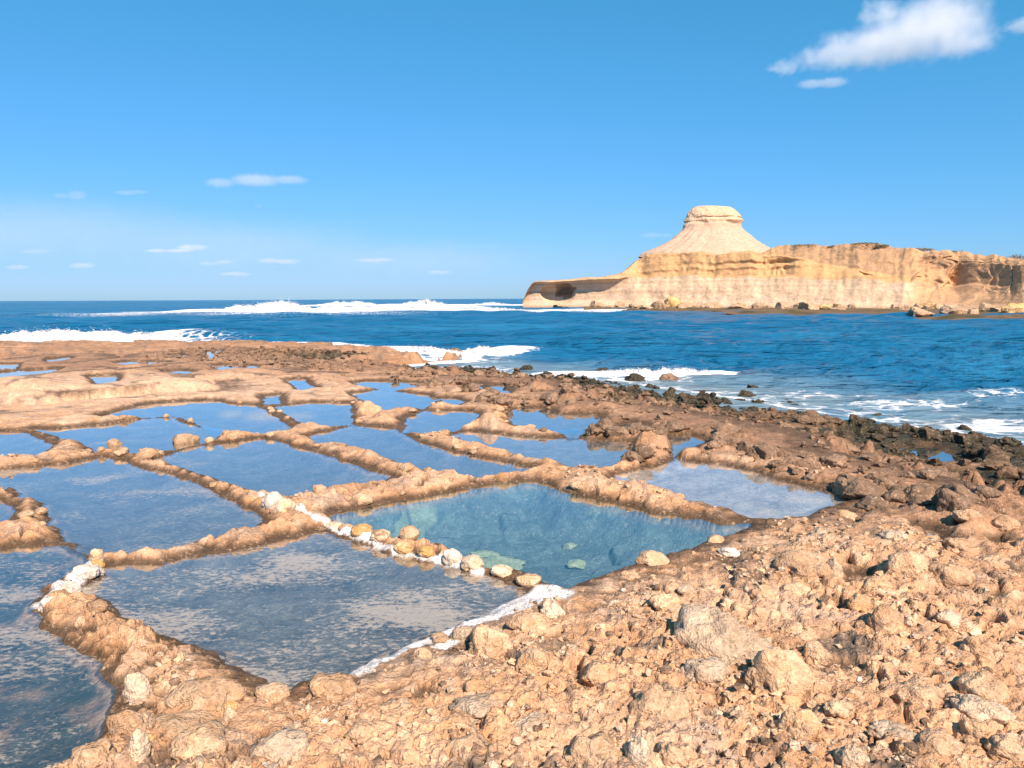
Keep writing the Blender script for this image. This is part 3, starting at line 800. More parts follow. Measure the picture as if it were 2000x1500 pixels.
cand = np.where((belt < .6) & (sd > .16) & (Y < 9.5) & (Y > 2.0) & inview & land)[0]
pw_ = (area[cand] / Y[cand]) * (.05 + smooth(-.1, .45, n2(X[cand] / .6, Y[cand] / .6, 153)) + .4 * smooth(.0, .4, n2(X[cand] / .16, Y[cand] / .16, 154))); pw_ /= pw_.sum()
pick = rng.choice(cand, 5200, replace=False, p=pw_)
sz_ = (.010 + .045 * rng.random(len(pick)) ** 3.2)
third = rng.random(len(pick))
scatter('crumbs', pick[third < .62], sz_[third < .62], CH1, MAT_ROCK, 3, .7)
scatter('crumbs', pick[(third >= .62) & (third < .85)], sz_[(third >= .62) & (third < .85)], CH1, MAT_ROCKPALE, 4, .7)
scatter('crumbs', pick[third >= .85], sz_[third >= .85], CH1, MAT_BELT, 5, .7)

# slabs lying under water on the floor of the deep pan
MAT_SLAB = rock_mat('algae tinted slab', (.40, .42, .20), (.50, .50, .30), (.34, .38, .24), scale=2)
for k, (px, py, w, lab) in enumerate([(975, 1096, 100, 'largest yellow green slab under water in the deep pan'), (945, 1074, 70, 'thin yellow slab under water beyond the largest one'), (1112, 1064, 30, 'small yellow green stone on the deep pan floor'), (1128, 1092, 44, 'pale green stone under water near the deep pan corner')]):
    p = at(px, py, -.27)
    o = put_rock('sunken_stone', 'crag', MAT_SLAB, p[0], p[1], w * p[1] / FPX, .05, None, .5, w * p[1] / FPX * (1.0 if k != 1 else .4), .2, ground_z(p[0], p[1]) + .01)
    tag(o, lab, 'stone', 'stones on the deep pan floor')

# cobbles set in rows on the two near ribs
COB = [ (184,1094,30,24,MAT_CREAM,'round peach cobble at the upper end of the white cobble row'),
 (186,1106,28,18,MAT_ORANGE,'small orange cobble under the peach one in the row'),
 (176,1122,46,26,MAT_WHITE,'white cobble third from the top of the left row'),
 (160,1138,54,26,MAT_WHITE,'broad flat white cobble midway down the left row'),
 (124,1154,46,28,MAT_WHITE,'white cobble above the orange one in the left row'),
 (104,1162,42,20,MAT_ORANGE,'orange brown cobble between two white cobbles'),
 (90,1180,56,30,MAT_WHITE,'white cobble at the lower end of the left row'),
 (652,1030,40,16,MAT_CREAM,'cream cobble nearest the stone junction'),
 (674,1042,34,16,MAT_ROCK,'brown rounded stone beside the salt-topped orange cobble'),
 (704,1054,46,24,MAT_ORANGE,'salt-topped orange cobble on the rib of the near pan'),
 (740,1066,40,18,MAT_CREAM,'brownish cobble after the salt-topped orange one'),
 (788,1084,44,20,MAT_ORANGE,'ribbed orange cobble midway along the rib'),
 (832,1092,38,17,MAT_ORANGE,'bright orange cobble just above the water'),
 (884,1100,40,32,MAT_WHITE,'round white cobble on the rib between near pans'),
 (922,1116,54,26,MAT_CREAM,'cream cobble right of the round white one'),
 (980,1128,48,20,MAT_CREAM,'last cream cobble on the rib before the salt corner'),
 (528,990,46,34,MAT_WHITE,'big white stone at the rib junction'),
 (553,1000,44,28,MAT_CREAM,'grey cream boulder beside the big white stone'),
 (1430,1088,48,16,MAT_WHITE,'flat white stone lying above the right foreground rocks'),
 (264,1482,44,56,MAT_ROCKPALE,'pale wedge stone upright near the bottom left'),
 (446,1410,30,28,MAT_CREAM,'pale finger-shaped stone on the near ridge'),
 (448,1384,30,18,MAT_ORANGE,'small orange stone on the near ridge'),
 (290,1446,18,16,MAT_ORANGE,'tiny orange pebble beside the pale wedge stone'),
 (292,1470,15,14,MAT_ORANGE,'tiniest orange pebble right of the pale wedge stone'),
 (354,868,56,26,MAT_ROCK,'rounded tan boulder on the rib at left'),
 (220,870,28,18,MAT_ROCK,'small rounded boulder on the left rib'),
 (1246,1365,14,12,MAT_WHITE,'small white pebble beside a dark hollow'),
 (1218,1154,12,7,MAT_WHITE,'small white chip below the deep pan'),
 (1855,1384,16,9,MAT_WHITE,'small pale pebble among right foreground rocks'),
 (1680,1340,14,8,MAT_WHITE,'tiny white chip in the crumbly ground'),
 (964,1316,12,8,MAT_WHITE,'tiny white chip under the arched rock'),
 (632,1412,14,9,MAT_WHITE,'tiny grey white chip on dark ground'),
 (730,1312,10,7,MAT_WHITE,'tiny white chip beside the salt edge')]
for k, (px, py, w, h, m, lab) in enumerate(COB):
    kind = 'small' if m in (MAT_ROCK, MAT_ROCKPALE) else 'cobble'
    o = px_rock(px, py, w, h, m, 'cobble', kind, None, .95, .50, random.uniform(-.3, .3), k)
    tag(o, lab, 'stone', 'loose stones on the shelf')

# ------------------------------------------------------------------ sea
SNC = 640
sh = np.linspace(-1, 1, SNC)
st = 0.82 * sh + 0.6 * sh ** 5
sr = [8.0]
while sr[-1] < 14000: sr.append(sr[-1] + 0.0013 * sr[-1] ** 1.5)
sr = np.array(sr); SNR = len(sr)
SY, ST = np.meshgrid(sr, st, indexing='ij'); SX = SY * ST
sx = SX.ravel(); sy = SY.ravel()
ssp = np.maximum(0.0013 * sy ** 1.5, 0.0026 * sy)
# breaking waves: crest line (pixels at sea level), height in metres
BREAK = [
 ('big white breaker rolling in at the left behind the shelf', [(-260,672),(-60,671),(60,670),(160,669),(250,668),(322,662)], [.30,.42,.62,.66,.50,.42], 1.4, 1),
 ('long white breaker far out at centre left', [(395,611),(440,611),(500,611),(560,611),(610,612)], [.35,.9,1.5,1.75,.9], 6.0, 2),
 ('low white surf line right of the long far breaker', [(600,611),(660,610),(740,609),(800,608),(838,606)], [.7,1.0,1.0,.9,.25], 5.0, 3),
 ('white breaker on the horizon, left one', [(612,599),(650,599),(700,599),(752,599)], [.5,1.3,1.5,.4], 6.0, 4),
 ('tall white breaker on the horizon, middle one', [(770,600),(800,600),(828,600),(860,601),(888,602)], [.6,1.3,2.0,1.2,.5], 6.0, 5),
 ('white breaker on the horizon next to the headland tip', [(892,597),(940,597),(960,597),(1006,597)], [.3,.7,1.1,.3], 6.0, 6),
 ('thin white surf line before the headland tip', [(830,609),(900,608),(970,607),(1010,608),(1075,610)], [.25,.45,.6,.4,.2], 2.0, 7),
 ('white splash along the edge of the far shelf', [(430,678),(500,678),(560,679),(640,680),(700,681),(760,684),(800,687),(835,690),(870,692),(905,694),(940,692),(975,688),(1000,684)], [.05,.08,.10,.15,.20,.17,.24,.34,.22,.22,.34,.18,.06], .7, 8),
 ('small breaker curling over rocks in the bay', [(1090,731),(1140,731),(1200,732),(1260,733),(1320,734),(1370,734),(1392,731)], [.05,.12,.17,.22,.24,.22,.12], .5, 9),
]
swell = np.zeros_like(sx); foam = np.zeros_like(sx)
brk_world = []
for lab, pts, hs_, wd, seed in BREAK:
    q = np.array([at(a, b, SEA)[:2] for a, b in pts])
    brk_world.append(q)
    lo = q.min(0) - 14 * wd; hi = q.max(0) + 14 * wd
    m = (sx > lo[0]) & (sx < hi[0]) & (sy > lo[1]) & (sy < hi[1])
    if not m.any(): continue
    d = seg_dist(sx[m], sy[m], list(q))
    hh = float(np.max(hs_))
    swell[m] = np.maximum(swell[m], .42 * hh * np.exp(-(d / (wd * 1.5)) ** 2))
    foam[m] = np.maximum(foam[m], 1.05 * np.exp(-(d / (wd * 1.7)) ** 2))
# an unbroken swell to the right of the left breaker, and a swell across the bay
def add_swell(pts, hgt, wd):
    q = [at(a, b, SEA)[:2] for a, b in pts]
    d = seg_dist(sx, sy, q)
    swell[:] = np.maximum(swell, hgt * np.exp(-(d / wd) ** 2))
add_swell([(322,664),(380,664),(470,665),(560,667)], .42, 1.6)
add_swell([(560,616),(760,613),(900,613),(1000,614),(1100,618)], .42, 4.0)
add_swell([(1250,650),(1500,655),(1800,662)], .16, 1.6)
add_swell([(1480,735),(1650,738),(1850,752),(2000,760)], .10, .7)
wave = np.zeros_like(sx)
wr = np.random.default_rng(21)
for k in range(46):
    wlen = .55 * (1.105 ** k)
    if wlen > 34: break
    a = math.radians(-100 + wr.normal() * 34)
    ph = wr.uniform(0, 6.28)
    amp = .0135 * wlen ** .78 * (.35 if wlen > 9 else 1)
    f = smooth(2.2, 5.0, wlen / ssp)
    arg = 2 * math.pi / wlen * (sx * math.cos(a) + sy * math.sin(a)) + ph + 1.2 * n2(sx / (wlen * 4), sy / (wlen * 4), 400 + k)
    s_ = np.sin(arg)
    wave += amp * f * (s_ + .25 * np.cos(2 * arg))
calm_in = inside(sx, sy, land_poly)
sdg = seg_dist(sx, sy, gentle_line); sdc = seg_dist(sx, sy, cliff_line)
near_shore = np.where(calm_in, 0, np.minimum(sdg, sdc))
wave *= .12 + .88 * smooth(.3, 8.0, near_shore)
sz = SEA + wave * 1.15 + swell
sea_c = np.tile(np.array((.008, .118, .255)), (len(sx), 1))
shal = (1 - smooth(.6, 7.5, sdg + 1.5 * fbm2(sx / 3, sy / 1.5, 3, 411))) * (sy < 60)
shal = np.where(calm_in & (sdg < 8), 1.0, shal)
sea_c = mixc(sea_c, np.array((.17, .26, .31)), shal * .9)
sea_c = mixc(sea_c, np.array((.025, .18, .34)), smooth(.0, .5, fbm2(sx / (sy * .25), sy / (sy * .04 + 6), 3, 412)) * .5)
foam = np.maximum(foam, (1 - smooth(.0, 2.2, sdg)) * .38 * (~calm_in))
foam = np.maximum(foam, (1 - smooth(.0, 1.6, sdc)) * .85 * (~calm_in))
def foam_patch(px, py, rx, ry, amt):
    c = at(px, py, SEA)
    kx = rx * c[1] / FPX; ky = abs(at(px, py - ry, SEA)[1] - c[1])
    e = ((sx - c[0]) / kx) ** 2 + ((sy - c[1]) / ky) ** 2
    foam[:] = np.maximum(foam, amt * np.exp(-e) * (~calm_in))
foam_patch(1940, 838, 110, 18, .56); foam_patch(1760, 800, 160, 14, .40); foam_patch(1600, 775, 180, 12, .36)
foam_patch(300, 612, 160, 4, .55); foam_patch(700, 606, 260, 5, .8); foam_patch(1150, 606, 120, 3, .62)
foam_patch(200, 670, 240, 5, .8); foam_patch(1250, 742, 160, 8, .45); foam_patch(900, 700, 120, 8, .42); foam_patch(1950, 790, 80, 10, .4)
me = grid_mesh('sea', np.stack([sx, sy, sz], -1), SNR, SNC)
set_col(me, 'col', sea_c); set_float(me, 'foam', foam)

t = NT('sea water')
pos = t.n('ShaderNodeNewGeometry').outputs['Position']
ca = t.n('ShaderNodeAttribute', attribute_name='col').outputs['Color']
fo = t.n('ShaderNodeAttribute', attribute_name='foam').outputs['Fac']
p1 = t.noise(t.vmath('MULTIPLY', pos, (1.0, 1.9, 1)).outputs[0], 1.6, 6, .62, .3).outputs[0]
p2 = t.noise(t.vmath('MULTIPLY', pos, (.16, .42, 1)).outputs[0], 1.0, 5, .62, .3).outputs[0]
p3 = t.noise(t.vmath('MULTIPLY', pos, (.03, .10, 1)).outputs[0], 1.0, 5, .65, .2).outputs[0]
b3 = t.n('ShaderNodeBump', {'Height': p3, 'Strength': .9, 'Distance': 3.0})
b2 = t.n('ShaderNodeBump', {'Height': p2, 'Strength': .9, 'Distance': .75, 'Normal': b3.outputs[0]})
b1 = t.n('ShaderNodeBump', {'Height': p1, 'Strength': .9, 'Distance': .20, 'Normal': b2.outputs[0]})
fr = t.n('ShaderNodeFresnel', {'IOR': 1.33, 'Normal': b1.outputs[0]}).outputs[0]
frk = t.math('MULTIPLY', fr, .62)
df = t.n('ShaderNodeBsdfDiffuse', {'Color': ca, 'Normal': b1.outputs[0]})
gl = t.n('ShaderNodeBsdfGlossy', {'Color': (1, 1, 1, 1), 'Roughness': .10, 'Normal': b1.outputs[0]})
wsh = t.n('ShaderNodeMixShader', {0: frk, 1: df.outputs[0], 2: gl.outputs[0]})
lw = t.vmath('ADD', pos, t.vmath('MULTIPLY', t.noise(pos, .9, 3, .6).outputs['Color'], (1.2, 1.2, 0)).outputs[0]).outputs[0]
lac = t.n('ShaderNodeTexVoronoi', {'Vector': lw, 'Scale': 1.5, 'Detail': 2.0, 'Roughness': .6}, feature='DISTANCE_TO_EDGE').outputs['Distance']
lac2 = t.noise(lw, 2.5, 6, .7).outputs[0]
lk = t.math('ADD', t.maprange(lac, .0, .22, .55, 0.0, 'LINEAR'), t.math('MULTIPLY', lac2, .75))
fm = t.math('SUBTRACT', t.math('ADD', lk, fo), 1.05)
fmask = t.math('MULTIPLY', t.maprange(fm, .0, .28), .92)
fd = t.n('ShaderNodeBsdfDiffuse', {'Color': (.82, .84, .86, 1), 'Normal': b2.outputs[0]})
fin = t.n('ShaderNodeMixShader', {0: fmask, 1: wsh.outputs[0], 2: fd.outputs[0]})
t.link(fin.outputs[0], t.out.inputs['Surface'])
sea = obj('sea', me, t.m)
tag(sea, 'choppy deep blue sea reaching to the horizon', 'sea', kind='structure')

# ------------------------------------------------------------------ breaking waves: heaped foam with spray
t = NT('foam')
pos = t.n('ShaderNodeNewGeometry').outputs['Position']
nz = t.noise(pos, 9, 4, .6).outputs[0]
bp = t.n('ShaderNodeBump', {'Height': nz, 'Strength': .5, 'Distance': .05})
d1 = t.n('ShaderNodeBsdfDiffuse', {'Color': (.70, .73, .76, 1), 'Normal': bp.outputs[0]})
d2 = t.n('ShaderNodeBsdfTranslucent', {'Color': (.66, .72, .76, 1), 'Normal': bp.outputs[0]})
mx = t.n('ShaderNodeMixShader', {0: .3, 1: d1.outputs[0], 2: d2.outputs[0]})
t.link(mx.outputs[0], t.out.inputs['Surface'])
MAT_FOAM = t.m
bm = bmesh.new(); bmesh.ops.create_icosphere(bm, subdivisions=2, radius=1.0)
ICO_V = np.array([v.co[:] for v in bm.verts]); ICO_F = np.array([[v.index for v in f.verts] for f in bm.faces]); bm.free()
bm = bmesh.new(); bmesh.ops.create_icosphere(bm, subdivisions=1, radius=1.0)
IC1_V = np.array([v.co[:] for v in bm.verts]); IC1_F = np.array([[v.index for v in f.verts] for f in bm.faces]); bm.free()
for (lab, pts, hs_, wd, seed), q in zip(BREAK, brk_world):
    r = np.random.default_rng(seed)
    seg = np.hypot(*(np.diff(q, axis=0).T)); cum = np.concatenate([[0], np.cumsum(seg)]); L = cum[-1]
    hs_ = np.array(hs_) * 1.35
    mean_h = float(hs_.mean())
    # the heaped body of foam
    ns = int(min(420, max(120, L / (mean_h * .10)))); nu = 30
    S_, U_ = np.meshgrid(np.linspace(0, L, ns), np.linspace(-1, 1, nu), indexing='ij')
    hS = np.interp(S_, cum, hs_); xS = np.interp(S_, cum, q[:, 0]); yS = np.interp(S_, cum, q[:, 1])
    e = max(mean_h, .12)
    top = 1 + .55 * fbm2(S_ / (e * 2.2), U_ * .4 + seed, 3, 511 + seed)
    prof = np.clip(1 - np.abs(U_) ** 1.6, 0, 1) ** .8
    zz_ = hS * top * prof * .82
    lum = .34 * np.abs(fbm2(S_ / (e * .9), U_ * 2.2 + seed, 3, 531 + seed)) + .20 * np.abs(fbm2(S_ / (e * .35), U_ * 5 + seed, 3, 541 + seed)) + .10 * fbm2(S_ / (e * .16), U_ * 11, 2, 551 + seed)
    zz_ = zz_ + hS * (lum - .12) * smooth(0, .5, prof)
    jit = .35 * hS * fbm2(S_ / (e * .5) + 9, U_ * 4, 3, 561 + seed)
    ends = smooth(0, .06, S_ / L) * (1 - smooth(.94, 1, S_ / L))
    zz_ = zz_ * (.15 + .85 * ends)
    G_ = np.stack([xS + jit * .6, yS + U_ * wd * .9 + jit, SEA - .05 + np.maximum(zz_, 0)], -1).reshape(-1, 3)
    gi = np.arange(ns * nu).reshape(ns, nu)
    Q = np.stack([gi[:-1, :-1], gi[1:, :-1], gi[1:, 1:], gi[:-1, 1:]], -1).reshape(-1, 4)
    T = np.concatenate([Q[:, [0, 1, 2]], Q[:, [0, 2, 3]]])
    VV = [G_]; FF = [T]; nv = len(G_)
    zc_ = zz_.max(1); nb = 1100
    for k in range(nb):                                # flecks and spray torn from the crest
        i_ = int(r.integers(0, ns)); j_ = int(np.clip(nu / 2 + r.normal() * nu * .16, 0, nu - 1))
        h = hS[i_, 0]
        lift = abs(r.normal()) * .10 if k % 3 else abs(r.normal()) * .22
        c_ = G_[gi[i_, j_]] + np.array((r.normal() * h * .08, r.normal() * h * .08, h * lift * ends[i_, 0]))
        v = IC1_V * (h * r.uniform(.012, .05 if k % 3 else .025)) * (1 + .3 * r.normal(size=(len(IC1_V), 1))) + c_
        VV.append(v); FF.append(IC1_F + nv); nv += len(v)
    me = raw_mesh('breaking_wave', np.concatenate(VV), np.concatenate(FF))
    o = obj('breaking_wave', me, MAT_FOAM)
    tag(o, lab, 'wave', 'breaking waves', 'stuff')

# ------------------------------------------------------------------ headland
def interp(px, tbl): return float(np.interp(px, [a for a, b in tbl], [b for a, b in tbl]))
DEPTH = [(1020,212),(1050,209),(1180,197),(1330,183),(1500,168),(1750,148),(1800,143),(1930,134),(2000,126),(2150,112),(2350,96)]
BASEY = [(1020,598),(1180,600),(1330,602),(1500,604),(1750,607),(1900,611),(2000,616),(2150,624),(2350,640)]
NOTCH = [(1020,552),(1047,551),(1115,549),(1180,545),(1250,540),(1400,540),(1500,541),(1600,544),(1700,547),(1775,551),(1800,552),(1900,552),(2000,556),(2350,570)]
EDGE = [(1020,551),(1047,549),(1115,545),(1180,540),(1212,534),(1225,526),(1240,512),(1252,502),(1262,496),(1400,497),(1480,496),(1510,499),(1560,506),(1600,518),(1700,535),(1775,547),(1800,520),(1840,505),(1900,505),(1960,510),(2000,514),(2350,530)]
TOP = [(1020,550),(1047,548.5),(1115,544.5),(1180,538),(1212,533),(1225,525),(1240,511),(1252,501),(1262,494.5),(1400,494),(1485,490),(1505,480),(1560,478),(1620,480),(1650,476),(1700,474),(1738,481),(1760,487),(1850,487),(1900,490),(1960,500),(2000,505),(2150,508),(2350,515)]
INSET = [(1020,0),(1755,0),(1785,2),(1830,5),(1870,6),(1900,4),(1960,1),(2000,-1),(2350,-2)]
STEPS = [1020, 1150, 1268, 1362, 1404, 1452, 1560, 1668, 2350]
def plan_depth(px):
    D = interp(px, DEPTH)
    for a, b in zip(STEPS[:-1], STEPS[1:]):
        if a <= px <= b:
            D0, D1 = interp(a, DEPTH), interp(b, DEPTH)
            u = (px - a) / (b - a)
            u2 = .38 * u if u < .80 else .38 * .80 + (1 - .38 * .80) * ((u - .80) / .20)
            return D0 + (D1 - D0) * (.62 * u + .38 * u2)
    return D
hx = np.concatenate([np.linspace(1021, 1130, 150), np.linspace(1131, 1520, 260), np.linspace(1521, 2350, 420)])
prof_v = [(0, 0), (.16, 1), (.36, 2), (.70, 3), (.97, 4), (1.0, 5), (1.35, 6), (1.72, 7), (2.0, 8), (2.5, 9), (3.0, 10), (3.3, 11), (4.0, 12)]
NV = 150
tv = np.concatenate([np.linspace(0, 1, 50), np.linspace(1.008, 2, 45), np.linspace(2.02, 3, 40), np.linspace(3.1, 4, 15)])
NV = len(tv)
HV = np.zeros((NV, len(hx), 3)); 
for j, px in enumerate(hx):
    D = interp(px, DEPTH); Dp = plan_depth(px); yb = interp(px, BASEY); yn = interp(px, NOTCH); ye = interp(px, EDGE); yt = interp(px, TOP); ins = interp(px, INSET)
    low = 1 - float(smooth(1180, 1260, px))            # the low tongue with the sea-worn overhang
    bad = float(smooth(1760, 1800, px))                # gullied earth at the right
    bx = at_depth(px, yb, D)
    lat = bx[0] / D
    zb = SEA - .5; zn = at_depth(px, yn, D + 7 - 4 * low)[2]; ze = at_depth(px, ye, D + 11 - 7 * low)[2]; zt = at_depth(px, yt, D + 18)[2]
    if low > .5: zt = max(at_depth(px, yt, D + 9)[2], ze)
    ctrl_t = [0, .10, .30, .65, .93, 1.0, 1.04, 1.5, 1.9, 2.0, 2.5, 3.0, 4.0]
    cz = [zb, zb + .10 * (zn - zb), zb + .32 * (zn - zb), zb + .68 * (zn - zb), zb + .95 * (zn - zb), zn, zn + .15, zn + .5 * (ze - zn), ze - .1, ze, ze + .55 * (zt - ze), zt, zt - .5]
    base = [0, 2.0, 3.4, 5.0, 6.6, 7.0, 7.7, 9.4, 10.8, 11.4, 15.0, 19.0, 60.0]
    if low > 0:
        lb = [0, 2.6, 4.6, 5.4, 4.6, 3.0, 2.9, 3.2, 3.6, 4.4, 8.0, 12.0, 24.0]
        base = [a * (1 - low) + b * low for a, b in zip(base, lb)]
    if bad > 0:
        bb = [0, 2.0, 5.0, 8.0, 9.6, 10.0, 10.2, 11.6, 13.0, 13.4, 15.0, 18.0, 60.0]
        base = [a * (1 - bad) + (b + (0 if i_ < 2 else ins * min(1, i_ / 5))) * bad for i_, (a, b) in enumerate(zip(base, bb))]
    zz = np.interp(tv, ctrl_t, cz); bk_ = np.interp(tv, ctrl_t, base)
    # rounded tip of the tongue
    tipf = max(0.0, 1 - (px - 1021) / 26.0)
    bk_ = bk_ + (Dp - D) * (.05 + .35 * smooth(.95, 1.1, tv) * (1 - bad))
    HV[:, j, 1] = D + bk_
    HV[:, j, 0] = (D + bk_) * lat
    HV[:, j, 2] = zz - tipf ** 2 * (zz - zb) * np.clip((zz - zb) / 9.0, 0, 1) * 0.9
PXG = np.tile(hx, (NV, 1)); TVG = np.tile(tv[:, None], (1, len(hx)))
hX, hY, hZ = HV[..., 0].ravel(), HV[..., 1].ravel(), HV[..., 2].ravel()
pxr = PXG.ravel(); tvr = TVG.ravel()
lowr = 1 - smooth(1180, 1260, pxr); badr = smooth(1755, 1800, pxr); slope = smooth(2.02, 2.1, tvr) * smooth(1500, 1540, pxr) * (1 - badr)
face = smooth(0, .08, tvr) * (1 - smooth(2.9, 3.2, tvr))
disp = 1.3 * fbm3(hX / 7, hY / 7, hZ / 9, 3, 601) * (1 - .7 * lowr)
disp += .45 * fbm3(hX / 2.2, hY / 2.2, hZ / 2.6, 4, 602) * (1 - .7 * lowr)
disp += .5 * (n3(hX / 30, hY / 30, hZ / .8, 603)) * smooth(.5, 1.0, tvr) * (1 - smooth(2.0, 2.1, tvr)) * (1 - badr) * (1 - .6 * lowr)
# alcoves weathered into the yellow band, buttresses between them
alc = smooth(.05, .55, n2(pxr / 62, tvr * .2 + 3, 605)) * smooth(1.0, 1.15, tvr) * (1 - smooth(1.75, 1.97, tvr)) * (1 - lowr) * (1 - badr)
disp -= 1.5 * alc * (.55 + .9 * np.abs(n2(pxr / 14, tvr * 2.2, 613)))
disp += .15 * np.abs(n2(pxr / 22, tvr * .7, 606)) * smooth(.1, .3, tvr) * (1 - smooth(.85, 1, tvr)) * (1 - lowr) * (1 - badr) * -1
# overhanging lip at the notch and at the top edge
disp += .25 * np.exp(-((tvr - 1.02) / .05) ** 2) * (1 - badr) * (.1 + .6 * smooth(-.1, .5, n2(pxr / 30, tvr * 0, 607)))
disp += .25 * np.exp(-((tvr - 1.96) / .06) ** 2) * (1 - badr) * (1 - lowr) * (.3 + .7 * smooth(-.3, .4, n2(pxr / 26, tvr * 0, 608)))
# gullies of the earth face
g = np.abs(fbm2(pxr / 34 + .8 * n2(pxr / 30, tvr * 2, 609), tvr * .8, 3, 610))
disp -= badr * 1.1 * (1 - smooth(0, .5, g)) * smooth(.15, .8, tvr) * (1 - .5 * smooth(2.2, 3, tvr))
disp += badr * (1.5 * fbm3(hX / 4.0, hY / 4.0, hZ / 4.0, 4, 611) - 3.2 * np.exp(-((pxr - 1868 - 26 * (tvr - 1)) / 20) ** 2) * smooth(.35, .8, tvr) * (1 - smooth(1.5, 2.4, tvr)))
disp += slope * .8 * fbm3(hX / 1.6, hY / 1.6, hZ / 1.6, 4, 612)
disp *= face
# the sea cave in the tongue
pcv = pxr + 5 * n2(pxr / 11, tvr * 5, 631); tcv = tvr + .08 * n2(pxr / 13, tvr * 4, 632)
cave = np.clip(1 - (((pxr - 1090) / 34) ** 2 + ((tvr - .56) / .40) ** 2), 0, 1) ** .5
cave2 = np.clip(1 - (((pcv - 1104) / 19) ** 2 + ((tcv - .66) / .30) ** 2), 0, 1) ** .8
hZ = hZ + (.55 * n2(pxr / 46, tvr * .3, 614) + .28 * n2(pxr / 13, tvr * .5, 615)) * smooth(.3, .9, tvr) * (1 - .6 * lowr) + .16 * fbm2(pxr / 5, tvr, 3, 616) * smooth(1.9, 2.3, tvr)
hY = hY - disp + 3.0 * cave + 4.0 * cave2
hX = hX - disp * .12 + (2.0 * cave2)
# colours: pale below the notch, ochre above, brown scrubby slope, earth at the right
HP = np.array((.60, .435, .295)); HO = np.array((.54, .33, .165)); HB = np.array((.33, .215, .135)); HE = np.array((.47, .285, .16)); HC = np.array((.60, .45, .335))
hc = np.tile(HP, (len(hX), 1))
hc = mixc(hc, HC, smooth(-.1, .4, fbm3(hX / 5, hY / 5, hZ / 3, 3, 621)) * .7)
hc = mixc(hc, np.array((.44, .33, .255)), smooth(.15, .5, fbm3(hX / 4, hY / 4, hZ / 7, 4, 626)) * .22 * (1 - smooth(.9, 1.0, tvr)))
hc = mixc(hc, np.array((.46, .315, .20)), smooth(.15, .45, n3(hX / 70, hY / 70, hZ / .42, 627)) * smooth(.2, .5, tvr) * .55)
hc = mixc(hc, HO, smooth(.96, 1.02, tvr) * (1 - .5 * lowr))
hc = mixc(hc, HO * .85, smooth(.1, .5, n3(hX / 40, hY / 40, hZ / .4, 622)) * smooth(.9, 1.0, tvr) * .6)
hc = mixc(hc, HB, slope * (.75 + .5 * fbm2(pxr / 9, tvr * 8, 4, 623)))
hc = mixc(hc, HE, badr * .9)
hc = mixc(hc, HB * .9, badr * smooth(.1, .5, fbm3(hX / 3, hY / 3, hZ / 3, 4, 624)) * .7)
hc = mixc(hc, HP, badr * (1 - smooth(.1, .35, tvr)) * .5)
hc = mixc(hc, np.array((.33, .23, .15)), (1 - smooth(SEA + .2, SEA + .8, hZ)) * .7)
t = NT('headland rock')
pos = t.n('ShaderNodeNewGeometry').outputs['Position']
ca = t.n('ShaderNodeAttribute', attribute_name='col').outputs['Color']
sm = t.vmath('MULTIPLY', pos, (.35, .35, 2.2)).outputs[0]
sa = t.noise(sm, 1.0, 6, .62, .4).outputs[0]
sb = t.noise(pos, 1.3, 6, .65).outputs[0]
k = t.math('MULTIPLY', t.maprange(sa, .3, .7, .88, 1.10, 'LINEAR'), t.maprange(sb, .3, .7, .84, 1.15, 'LINEAR'))
hv = t.n('ShaderNodeHueSaturation', {'Color': ca, 'Value': k})
h_ = t.math('ADD', t.math('MULTIPLY', sa, .7), sb)
bp = t.n('ShaderNodeBump', {'Height': h_, 'Strength': .5, 'Distance': .5})
p = t.n('ShaderNodeBsdfPrincipled', {'Base Color': hv.outputs[0], 'Roughness': .95, 'Specular IOR Level': .15, 'Normal': bp.outputs[0]})
t.link(p.outputs[0], t.out.inputs['Surface'])
MAT_HEAD = t.m
me = grid_mesh('headland', np.stack([hX, hY, hZ], -1), NV, len(hx))
set_col(me, 'col', np.clip(hc, .02, .9))
headland = obj('headland', me, MAT_HEAD)
tag(headland, 'banded limestone headland across the bay with sea cave at its tip', 'headland', kind='structure')

# the flat-topped cone standing on it
LR = [(398,1380,1384),(402.5,1362,1400),(405,1350,1422),(410,1346,1430),(416,1344,1437),(424,1342,1444),(431,1341,1447),(433,1342,1446),(438,1342,1444),(446,1340,1446),(452,1335,1451),(460,1325,1461),(468,1314,1471),(476,1300,1483),(484,1282,1496),(490,1266,1506),(495,1255,1514),(502,1250,1518)]
LR[0] = (402.2, 1376, 1388)
DB = 209.0
ys_ = np.concatenate([np.linspace(402.2, 434, 46), np.linspace(434.4, 502, 64)])
NA = 260
an = np.linspace(0, 2 * math.pi, NA)
BV = np.zeros((len(ys_), NA, 3)); byp = np.zeros((len(ys_), NA))
for i, yy in enumerate(ys_):
    l = np.interp(yy, [a[0] for a in LR], [a[1] for a in LR]); r_ = np.interp(yy, [a[0] for a in LR], [a[2] for a in LR])
    a0 = at_depth(l, yy, DB); a1 = at_depth(r_, yy, DB)
    c = (a0 + a1) / 2; rad = (a1[0] - a0[0]) / 2
    BV[i, :, 0] = c[0] + rad * np.cos(an); BV[i, :, 1] = DB + rad * .6 * np.sin(an); BV[i, :, 2] = c[2]
    byp[i] = yy
bx_, by_, bz_ = BV[..., 0].ravel(), BV[..., 1].ravel(), BV[..., 2].ravel(); ba = np.tile(an, (len(ys_), 1)).ravel(); bp_ = byp.ravel()
cen = np.array((BV[..., 0].mean(), DB))
cap = 1 - smooth(433, 440, bp_)
gx, gy = 9 * np.cos(ba), 9 * np.sin(ba)
